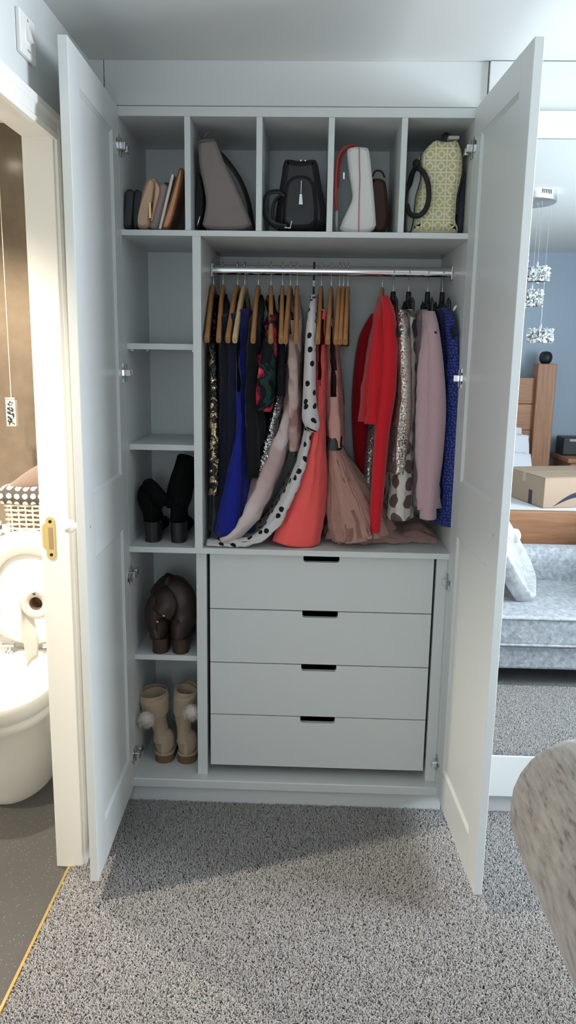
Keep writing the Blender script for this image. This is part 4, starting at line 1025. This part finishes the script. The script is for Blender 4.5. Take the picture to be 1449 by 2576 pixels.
sleeve([(1008, 780, .10, .014, .03), (1014, 830, .060, .020, .030), (1018, 930, .052, .022, .030), (1018, 1030, .052, .022, .030), (1010, 1110, .055, .022, .028), (1000, 1160, .058, .022, .026)], CHAMP, sj, seed=5)
sleeve([(985, 800, .36, .016, .03), (968, 900, .38, .020, .03), (942, 1050, .30, .018, .03), (930, 1150, .22, .016, .028), (926, 1240, .18, .014, .024)], CHAMP, sj, seed=6)
CREAMD = dots('cream satin with brown spots', (.60, .56, .52), (.13, .09, .08), 17, .36, .25, .6)
garment('brown_spotted_dress', [(1032, 776, .23, .10, .009), (1032, 788, .22, .145, .014), (1031, 860, .215, .16, .017), (1028, 960, .21, .165, .022), (1018, 1080, .205, .165, .030), (1010, 1180, .20, .17, .038), (1007, 1250, .195, .17, .042), (1006, 1300, .195, .17, .044)], CREAMD, 'cream dress with large brown spots showing below the sequin jacket', 'dress', fold=.005, kf=5, seed=16)
PINKW = M('pale pink wool', (.56, .37, .40), .95, bmp=(260, .8, .003), sheen=.4, spec=.15)
pj = garment('pink_jacket', [(1078, 774, .23, .05, .012), (1077, 786, .22, .11, .018), (1073, 830, .215, .17, .026), (1068, 920, .21, .185, .034), (1067, 1020, .21, .188, .038), (1067, 1120, .205, .185, .043), (1069, 1200, .205, .182, .048), (1072, 1268, .20, .18, .054)], PINKW, 'pale pink woollen jacket with a long sleeve', 'jacket', fold=.009, kf=9, rot=0.0, seed=17)
sleeve([(1080, 784, .11, .016, .035), (1086, 830, .058, .022, .036), (1094, 920, .034, .026, .030), (1096, 1020, .030, .029, .030), (1093, 1120, .030, .029, .030), (1085, 1200, .030, .028, .030), (1078, 1262, .030, .026, .030), (1076, 1304, .030, .025, .030)], PINKW, pj, seed=7)
LACE = dots('royal blue with pale lace dots', (.010, .022, .15), (.06, .085, .27), 105, .27, .55, .6)
bj = garment('blue_lace_jacket', [(1122, 770, .23, .06, .010), (1124, 782, .22, .12, .014), (1128, 830, .215, .17, .018), (1128, 950, .21, .185, .021), (1124, 1080, .21, .188, .022), (1118, 1200, .205, .185, .022), (1112, 1312, .20, .18, .021)], LACE, 'royal blue lace jacket at the right end of the rail', 'jacket', fold=.009, kf=9, rot=0.03, seed=18)
MB().tube(catmull([P3(1140, 782, .06), P3(1146, 772, .055), P3(1149, 768, .06)], 8), [.001, .003, .004, .004, .003, .003, .002, .001], 8).build('care_label', M('white label', (.8, .78, .75), .7), bj)

# ------------------------------------------------------------------ the bedroom behind the camera (seen in the mirror and at the right edge)
V = lambda px, py, yv: (lambda p: Vector((p.x, -.036 - p.y, p.z)))(at(px, py, y=yv))   # mirrored point
# bed bench with scroll arms
SY1 = -1.075; SY0 = -1.80; SX0, SX1 = .955, 2.55
so = empty('bed_bench', (1.75, -1.45, 0), 'silver crushed velvet sofa bench with rolled arms at the foot of the bed', 'sofa')
VA = lambda px, py, yv: V(px, py, yv).z
zb0, zb1 = VA(1350, 1683, 1.05), VA(1350, 1624, 1.05); zc0, zc1 = VA(1350, 1612, 1.03), VA(1350, 1550, 1.03)
MB().box(SX0 + .20, SX1 - .20, SY0, SY1, zb0, zb1, .015, 3).build('base', VELV, so)
se = MB().box(SX0 + .20, SX1 - .20, SY0 + .12, SY1 + .02, zb1 + .002, zc1, .022, 4).build('seat_cushion', VELV, so)
for zz_ in (zb1 + .012, zc1 - .010): MB().tube([(SX0 + .20, SY1 + .022, zz_), (SX1 - .20, SY1 + .022, zz_)], .006, 8).build('piping', VELV, se)
zbk = VA(1350, 1368, 1.72)
ring = lambda x: [(x, SY0 + .06 + .085 * math.cos(a) * (1 if math.sin(a) > -.2 else 1), zbk - .10 + (.10 if math.sin(a) > 0 else zbk - .10 - zb0) * math.copysign(abs(math.sin(a)) ** .7, math.sin(a))) for a in [2 * PI * k / 24 for k in range(24)]]
MB().loft([ring(SX0 + .10), ring(1.7), ring(SX1 - .10)]).build('back', VELV, so)
def arm(xc, sx, mat):
    """rolled arm: scroll cross-section in x-z, swept along y, padded front end"""
    R_ = .142; zc = .675; prof = []
    for k in range(21):
        a = -2.3 + k / 20 * (2.3 + 2.55); prof.append((xc - sx * 0 + R_ * math.cos(a + PI / 2) * -sx, zc + R_ * math.sin(a + PI / 2) * .98))
    prof += [(xc + sx * .12, .46), (xc + sx * .12, zb0), (xc + sx * .07, zb0), (xc + sx * .07, .50)]
    cxx = sum(p[0] for p in prof) / len(prof); czz = zc
    R = []
    for y, k in ((SY1 + .050, .70), (SY1 + .046, .86), (SY1 + .034, .95), (SY1 + .012, .99), (SY1 - .02, 1.0), (SY1 - .3, 1.0), (SY0 + .1, 1.0), (SY0 - .03, 1.0), (SY0 - .05, .9)):
        R.append([(xc + (p[0] - xc) * k, y + .012 * math.sin(p[1] * 9), zc + (p[1] - zc) * k if p[1] > .4 else p[1]) for p in prof])
    return MB().loft(R).build('arm', mat, so)
arm(SX0 + .125, 1, VELVN); arm(SX1 - .135, -1, VELVN)
for x in (SX0 + .15, SX1 - .15):
    for y in (SY0 + .05, SY1 - .05): MB().lathe([(.018, 0), (.026, .03), (.028, zb0 + .01)], (x, y, 0), 14).build('foot', BLACKP, so)
# scatter cushion leaning on the arm
CUS = velvet('pale grey plush', (.42, .42, .43), (.66, .66, .67), 30)
c0 = V(1268, 1460, 1.30); q = MB(); R = []
for j in range(13):
    t = -1 + 2 * j / 12; th = .085 * (1 - abs(t) ** 2.6) + .006
    r = []
    for k in range(32):
        a = 2 * PI * k / 32; c, s = math.cos(a), math.sin(a); rr = .5
        r.append((t * th if True else 0, .215 * math.copysign(abs(c) ** .55, c) * (1 - .06 * abs(t)), .20 * math.copysign(abs(s) ** .55, s) * (1 - .06 * abs(t))))
    sc = (1 - abs(t) ** 5 * .12)
    R.append([Vector((p[0], p[1] * sc, p[2] * sc)) for p in r])
mtx = Matrix.Translation((1.56, -1.44, zc1 + .175)) @ Matrix.Rotation(-.55, 4, 'Y') @ Matrix.Rotation(.30, 4, 'Z')
R2 = [[mtx @ p for p in r] for r in R]
MB().loft(R2).build('scatter_cushion', CUS, None, label='pale grey plush cushion leaning on the velvet sofa bench', cat='cushion')
# bed
BX0, BX1 = .86, 2.40; FY = V(1350, 1300, 1.92).y; HY = -3.80
bd = empty('bed', (1.63, -2.9, 0), 'pine bed frame with chunky posts and a plain footboard', 'bed')
zft = V(1350, 1287, 1.92).z
MB().box(BX0 + .02, BX1 + .55, FY - .05, FY, .22, zft, .006).build('footboard', PINE, bd)
BX1 = V(1393, 960, 3.74).x; pw = BX1 - V(1346, 960, 3.74).x; zpt = V(1370, 915, 3.74).z
for x in (BX1, BX0 + pw):
    po = MB().box(x - pw, x, HY - .06, HY + .08, 0, zpt, .006).build('post', PINEV, bd)
    MB().lathe([(.0001, -.001), (.03, .002), (.044, .018), (.050, .045), (.044, .072), (.030, .088), (.0001, .094)], (x - pw / 2, HY + .01, zpt), 24).build('finial', M('black ball', (.008, .009, .011), .5) if x == BX1 else bpy.data.materials['black ball'], po)
zhb = V(1320, 950, 3.78).z
for k in range(4):
    z1 = zhb - k * .20; MB().box(BX0 + pw, BX1 - pw, HY - .02, HY + .03, z1 - .197, z1, .003).build('headboard_plank', PINE, bd)
for x in (BX0 + .03, BX1 - .06): MB().box(x, x + .03, HY, FY - .05, .25, .42, .003).build('side_rail', PINE, bd)
MB().box(BX0 + .04, BX1 - .06, HY + .09, FY - .06, .30, zft - .075, .04, 4).build('mattress', M('white mattress', (.72, .73, .76), .9), bd)
LIN = M('white bed linen', (.78, .79, .83), .9, bmp=(5, .5, .03)); LIL = floral('white linen with lilac leaves', [(0, (.78, .78, .82)), (.60, (.78, .78, .82)), (.63, (.42, .42, .52))], 18)
MB().box(BX0 + .03, BX1 - .05, HY + .7, FY - .065, zft - .08, zft - .02, .028, 4).build('duvet', LIN, None, label='white duvet spread over the pine bed', cat='duvet')
def pillow(c, w_, h_, d_, tilt, mat, label):
    R = []
    for j in range(13):
        t = -1 + 2 * j / 12; th = d_ * (1 - abs(t) ** 2.4) ** .6 if abs(t) < 1 else 0; th = max(th, .004); r = []
        s_ = 1
        for k in range(28):
            a = 2 * PI * k / 28; cc, ss = math.cos(a), math.sin(a); e = 1 - .09 * abs(cc * ss) * 0
            r.append(Vector((w_ * t, th * cc, h_ * math.copysign(abs(ss) ** .5, ss) * (1 - .08 * abs(t) ** 4) + .008 * noise.noise(Vector((t * 4, a * 2, c[2] * 9))))))
        R.append(r)
    m_ = Matrix.Translation(c) @ Matrix.Rotation(tilt, 4, 'X'); R = [[m_ @ p for p in r] for r in R]
    return MB().loft(R).build('pillow', mat, None, label=label, cat='pillow', group='pillows on the bed')
zm = zft - .02
def pil(px_r, py_t, yv, w_, h_, d_, tilt, mat, label):
    p = V(px_r, py_t, yv); pillow((p.x - w_, p.y, p.z - h_), w_, h_, d_, tilt, mat, label)
pil(1317, 1070, 3.66, .33, .22, .06, .25, LIN, 'plain lilac white pillow at the back against the headboard')
pil(1337, 1088, 3.50, .34, .22, .07, .35, LIL, 'white pillow with grey leaf print in the middle of the stack')
pil(1345, 1132, 3.32, .34, .20, .09, .55, LIN, 'large plain white pillow leaning in front of the patterned one')
pil(1300, 1190, 3.05, .25, .17, .07, .45, LIL, 'small leaf print pillow behind the cardboard box')
# cardboard box on the bed
CARD = M('brown cardboard', (.42, .305, .215), .85, bmp=(90, .08, .001)); TAPE = M('black parcel tape', (.012, .016, .022), .3); PRINTB = M('dark navy print', (.018, .02, .04), .6)
yb0 = 2.12; xl = V(1368, 1250, yb0).x; zt_ = V(1374, 1204, yb0).z
cb = empty('cardboard_box', (xl, -.036 - yb0, zm), 'brown cardboard parcel box with black tape lying on the bed', 'box')
bl = V(1299, 1190, 2.62); 
bxw, bdp = .62, .46
MB().box(xl, xl + bxw, -.036 - yb0 - bdp, -.036 - yb0, zm + .002, zt_, .003).build('body', CARD, cb)
MB().box(xl - .001, xl + bxw + .001, -.036 - yb0 - bdp, -.036 - yb0 - .235, zt_, zt_ + .004).build('flap', CARD, cb)
MB().box(xl - .001, xl + bxw + .001, -.036 - yb0 - .222, -.036 - yb0 + .001, zt_ + .0005, zt_ + .005).build('flap', CARD, cb)
MB().box(xl - .0012, xl, -.036 - yb0 - .17, -.036 - yb0 - .13, zm + .002, zm + .085).build('tape', TAPE, cb)
MB().box(xl - .0012, xl, -.036 - yb0 - .25, -.036 - yb0 - .21, zt_ - .05, zt_ + .003).build('clear_tape', M('clear tape', (.50, .40, .29), .3), cb)
# curved arrow print
yp = -.036 - yb0 + .0006
sw_ = []
n = 16
a0 = V(1393, 1276, yb0); L = .36
for k in range(n + 1): t = k / n; sw_.append((a0.x + L * t, a0.z + .085 * math.sin(PI * t) + .0))
lo = [(a0.x + L * t, a0.z + .085 * math.sin(PI * t) - .030 * math.sin(PI * t) - .002) for t in [k / n for k in range(n, -1, -1)]]
vs = [(x, yp, z) for x, z in sw_] + [(x, yp, z) for x, z in lo]
N2 = len(vs); MB().add(vs, [(k, k + 1, N2 - 2 - k, N2 - 1 - k) for k in range(n)]).build('curved_arrow_print', PRINTB, cb)
MB().add([(xl + .29, yp, zt_ - .022), (xl + .42, yp, zt_ - .022), (xl + .42, yp, zt_ - .026), (xl + .29, yp, zt_ - .026)], [(0, 1, 2, 3)]).build('small_print', PRINTB, cb)
cb.rotation_euler = (0, 0, -.25)
# bedside table and speaker
nx = V(1402, 1150, 3.72).x; nzt = V(1420, 1148, 3.6).z
nt_ = empty('bedside_table', (nx + .25, -3.72, 0), 'pine bedside table right of the bed head in the mirror', 'table')
MB().box(nx, nx + .5, -3.94, -3.50, nzt - .035, nzt, .006).build('top', PINE, nt_)
MB().box(nx + .03, nx + .47, -3.93, -3.53, .04, nzt - .035, .004).build('body', PINE, nt_)
for k in range(2):
    z1 = nzt - .06 - k * .24; d_ = MB().box(nx + .06, nx + .44, -3.53, -3.515, z1 - .2, z1, .004).build('drawer', PINE, nt_)
    MB().lathe([(.006, 0), (.006, .012), (.016, .02), (.014, .03), (.0001, .033)], (nx + .25, -3.515, z1 - .1), 14, 'y').build('knob', BLACKP, d_)
spk = empty('speaker', (nx + .2, -3.75, nzt), 'black box speaker on the bedside table', 'speaker')
zs_ = V(1420, 1098, 3.72).z
MB().box(nx - .0 + .01, nx + .38, -3.86, -3.68, nzt + .001, zs_, .012, 3).build('case', BLACKP, spk)
MB().box(nx + .06, nx + .11, -3.6795, -3.678, zs_ - .03, zs_ - .012).build('badge', M('grey badge', (.4, .42, .4), .5), spk)
MB().lathe([(.0001, .0), (.02, .0), (.02, .004), (.0001, .004)], (nx + .16, -3.60, nzt + .001), 16).build('coaster', CERAM, None, label='small white dish in front of the speaker', cat='dish')
# chandelier
cx, cy = V(1322, 490, 1.74).x, V(1322, 490, 1.74).y
ch = empty('chandelier', (cx, cy, 1.4), 'chrome ceiling light with crystal drums on thin wires', 'chandelier')
cp = MB().lathe([(.15, ZC - .001), (.15, ZC - .046), (.145, ZC - .05), (.0001, ZC - .05)], (cx, cy, 0), 40).build('ceiling_plate', M('satin chrome', (.72, .74, .75), .3, .9), ch)
for k in range(6):
    q = MB(); u = Vector((math.sin(.30 + k * .07), math.cos(.30 + k * .07), 0)); t_ = Vector((u.y, -u.x, 0)); c_ = Vector((cx, cy, ZC - .018)) + u * .1505
    q.add([c_ + t_ * .003 + Vector((0, 0, .010)), c_ - t_ * .003 + Vector((0, 0, .010)), c_ - t_ * .003 - Vector((0, 0, .010)), c_ + t_ * .003 - Vector((0, 0, .010))], [(0, 1, 2, 3)]).build('vent_slot', DARKHOLE, cp)
CRY = M('cut crystal', (.86, .88, .88), .04, .85); rnd = random.Random(5)
def drum(px, py0, py1, r, yv):
    a = V(px, py0, yv); b_ = V(px, py1, yv); z0, z1 = b_.z, a.z; x, y = a.x, a.y
    d = MB().lathe([(r * .8, z0), (r * .8, z1)], (x, y, 0), 20, cap=False).build('crystal_drum', CHROME, ch)
    q = MB()
    for k in range(150):
        an = rnd.uniform(0, 2 * PI); zc = rnd.uniform(z0, z1); s = rnd.uniform(.006, .011); c = Vector((x + r * math.cos(an), y + r * math.sin(an), zc))
        ax = [Vector((rnd.gauss(0, 1), rnd.gauss(0, 1), rnd.gauss(0, 1))).normalized() for _ in range(1)][0]; o1 = ax.orthogonal().normalized(); o2 = ax.cross(o1)
        vs = [c + ax * s * 1.3, c - ax * s * 1.3, c + o1 * s, c + o2 * s, c - o1 * s, c - o2 * s]
        q.add(vs, [(0, 2, 3), (0, 3, 4), (0, 4, 5), (0, 5, 2), (1, 3, 2), (1, 4, 3), (1, 5, 4), (1, 2, 5)])
    q.build('crystals', CRY, d, kind='stuff')
    MB().lathe([(.004, z1 - .005), (.006, z1 + .012), (.004, z1 + .025)], (x, y, 0), 10).build('wire_grip', CHROME, d)
    MB().tube([(x, y, z1 + .02), (x, y, ZC - .04)], .0010, 5).build('wire', STEEL, ch)
drum(1352, 672, 708, .055, 1.70); drum(1338, 730, 770, .052, 1.78); drum(1360, 828, 862, .060, 1.76); drum(1290, 760, 795, .055, 1.66); drum(1300, 640, 676, .055, 1.84)

# ------------------------------------------------------------------ carpet pile (uncountable): tufts over the floor in view
tm = bpy.data.meshes.new('tuft'); tv = []; tf = []
for j, (h, r, ox) in enumerate(((0, .0016, 0), (.005, .0022, .0006), (.009, .0019, .002), (.0115, .0007, .0036))):
    for k in range(5): a = 2 * PI * k / 5; tv.append((ox + r * math.cos(a), r * math.sin(a), h))
for j in range(3):
    for k in range(5): tf.append((j * 5 + k, j * 5 + (k + 1) % 5, (j + 1) * 5 + (k + 1) % 5, (j + 1) * 5 + k))
tf.append((15, 16, 17, 18, 19))
tm.from_pydata(tv, [], tf); tm.materials.append(TUFT)
for p in tm.polygons: p.use_smooth = True
to_ = bpy.data.objects.new('tuft', tm)
pm = bpy.data.meshes.new('carpet_pile'); pm.from_pydata([(-.108, -1.06, .0005), (2.7, -1.06, .0005), (2.7, .002, .0005), (-.0725, .002, .0005), (-.0725, YJ + .06, .0005), (-.108, YJ - .03, .0005)], [], [(0, 1, 2, 3, 4, 5)])
po_ = bpy.data.objects.new('carpet_pile', pm); COL.objects.link(po_); pm.materials.append(CARPET)
tag(po_, 'grey flecked twist pile of the bedroom carpet', 'carpet', None, 'stuff')
ng = bpy.data.node_groups.new('pile', 'GeometryNodeTree')
ng.interface.new_socket('Geometry', in_out='INPUT', socket_type='NodeSocketGeometry'); ng.interface.new_socket('Geometry', in_out='OUTPUT', socket_type='NodeSocketGeometry')
gi = ng.nodes.new('NodeGroupInput'); go = ng.nodes.new('NodeGroupOutput')
ds = ng.nodes.new('GeometryNodeDistributePointsOnFaces'); ds.inputs['Density'].default_value = 115000
ob = ng.nodes.new('GeometryNodeObjectInfo'); ob.inputs['Object'].default_value = to_; ob.inputs['As Instance'].default_value = True
ip = ng.nodes.new('GeometryNodeInstanceOnPoints'); rv = ng.nodes.new('FunctionNodeRandomValue'); rv.data_type = 'FLOAT_VECTOR'
rv.inputs[0].default_value = (-.55, -.55, 0); rv.inputs[1].default_value = (.55, .55, 6.283)
rs = ng.nodes.new('FunctionNodeRandomValue'); rs.data_type = 'FLOAT'; rs.inputs[2].default_value = .5; rs.inputs[3].default_value = .85; rs.inputs['Seed'].default_value = 5
ng.links.new(gi.outputs[0], ds.inputs['Mesh']); ng.links.new(ds.outputs['Points'], ip.inputs['Points']); ng.links.new(ob.outputs['Geometry'], ip.inputs['Instance'])
ng.links.new(rv.outputs[0], ip.inputs['Rotation']); ng.links.new(rs.outputs[1], ip.inputs['Scale']); ng.links.new(ip.outputs[0], go.inputs[0])
md = po_.modifiers.new('pile', 'NODES'); md.node_group = ng
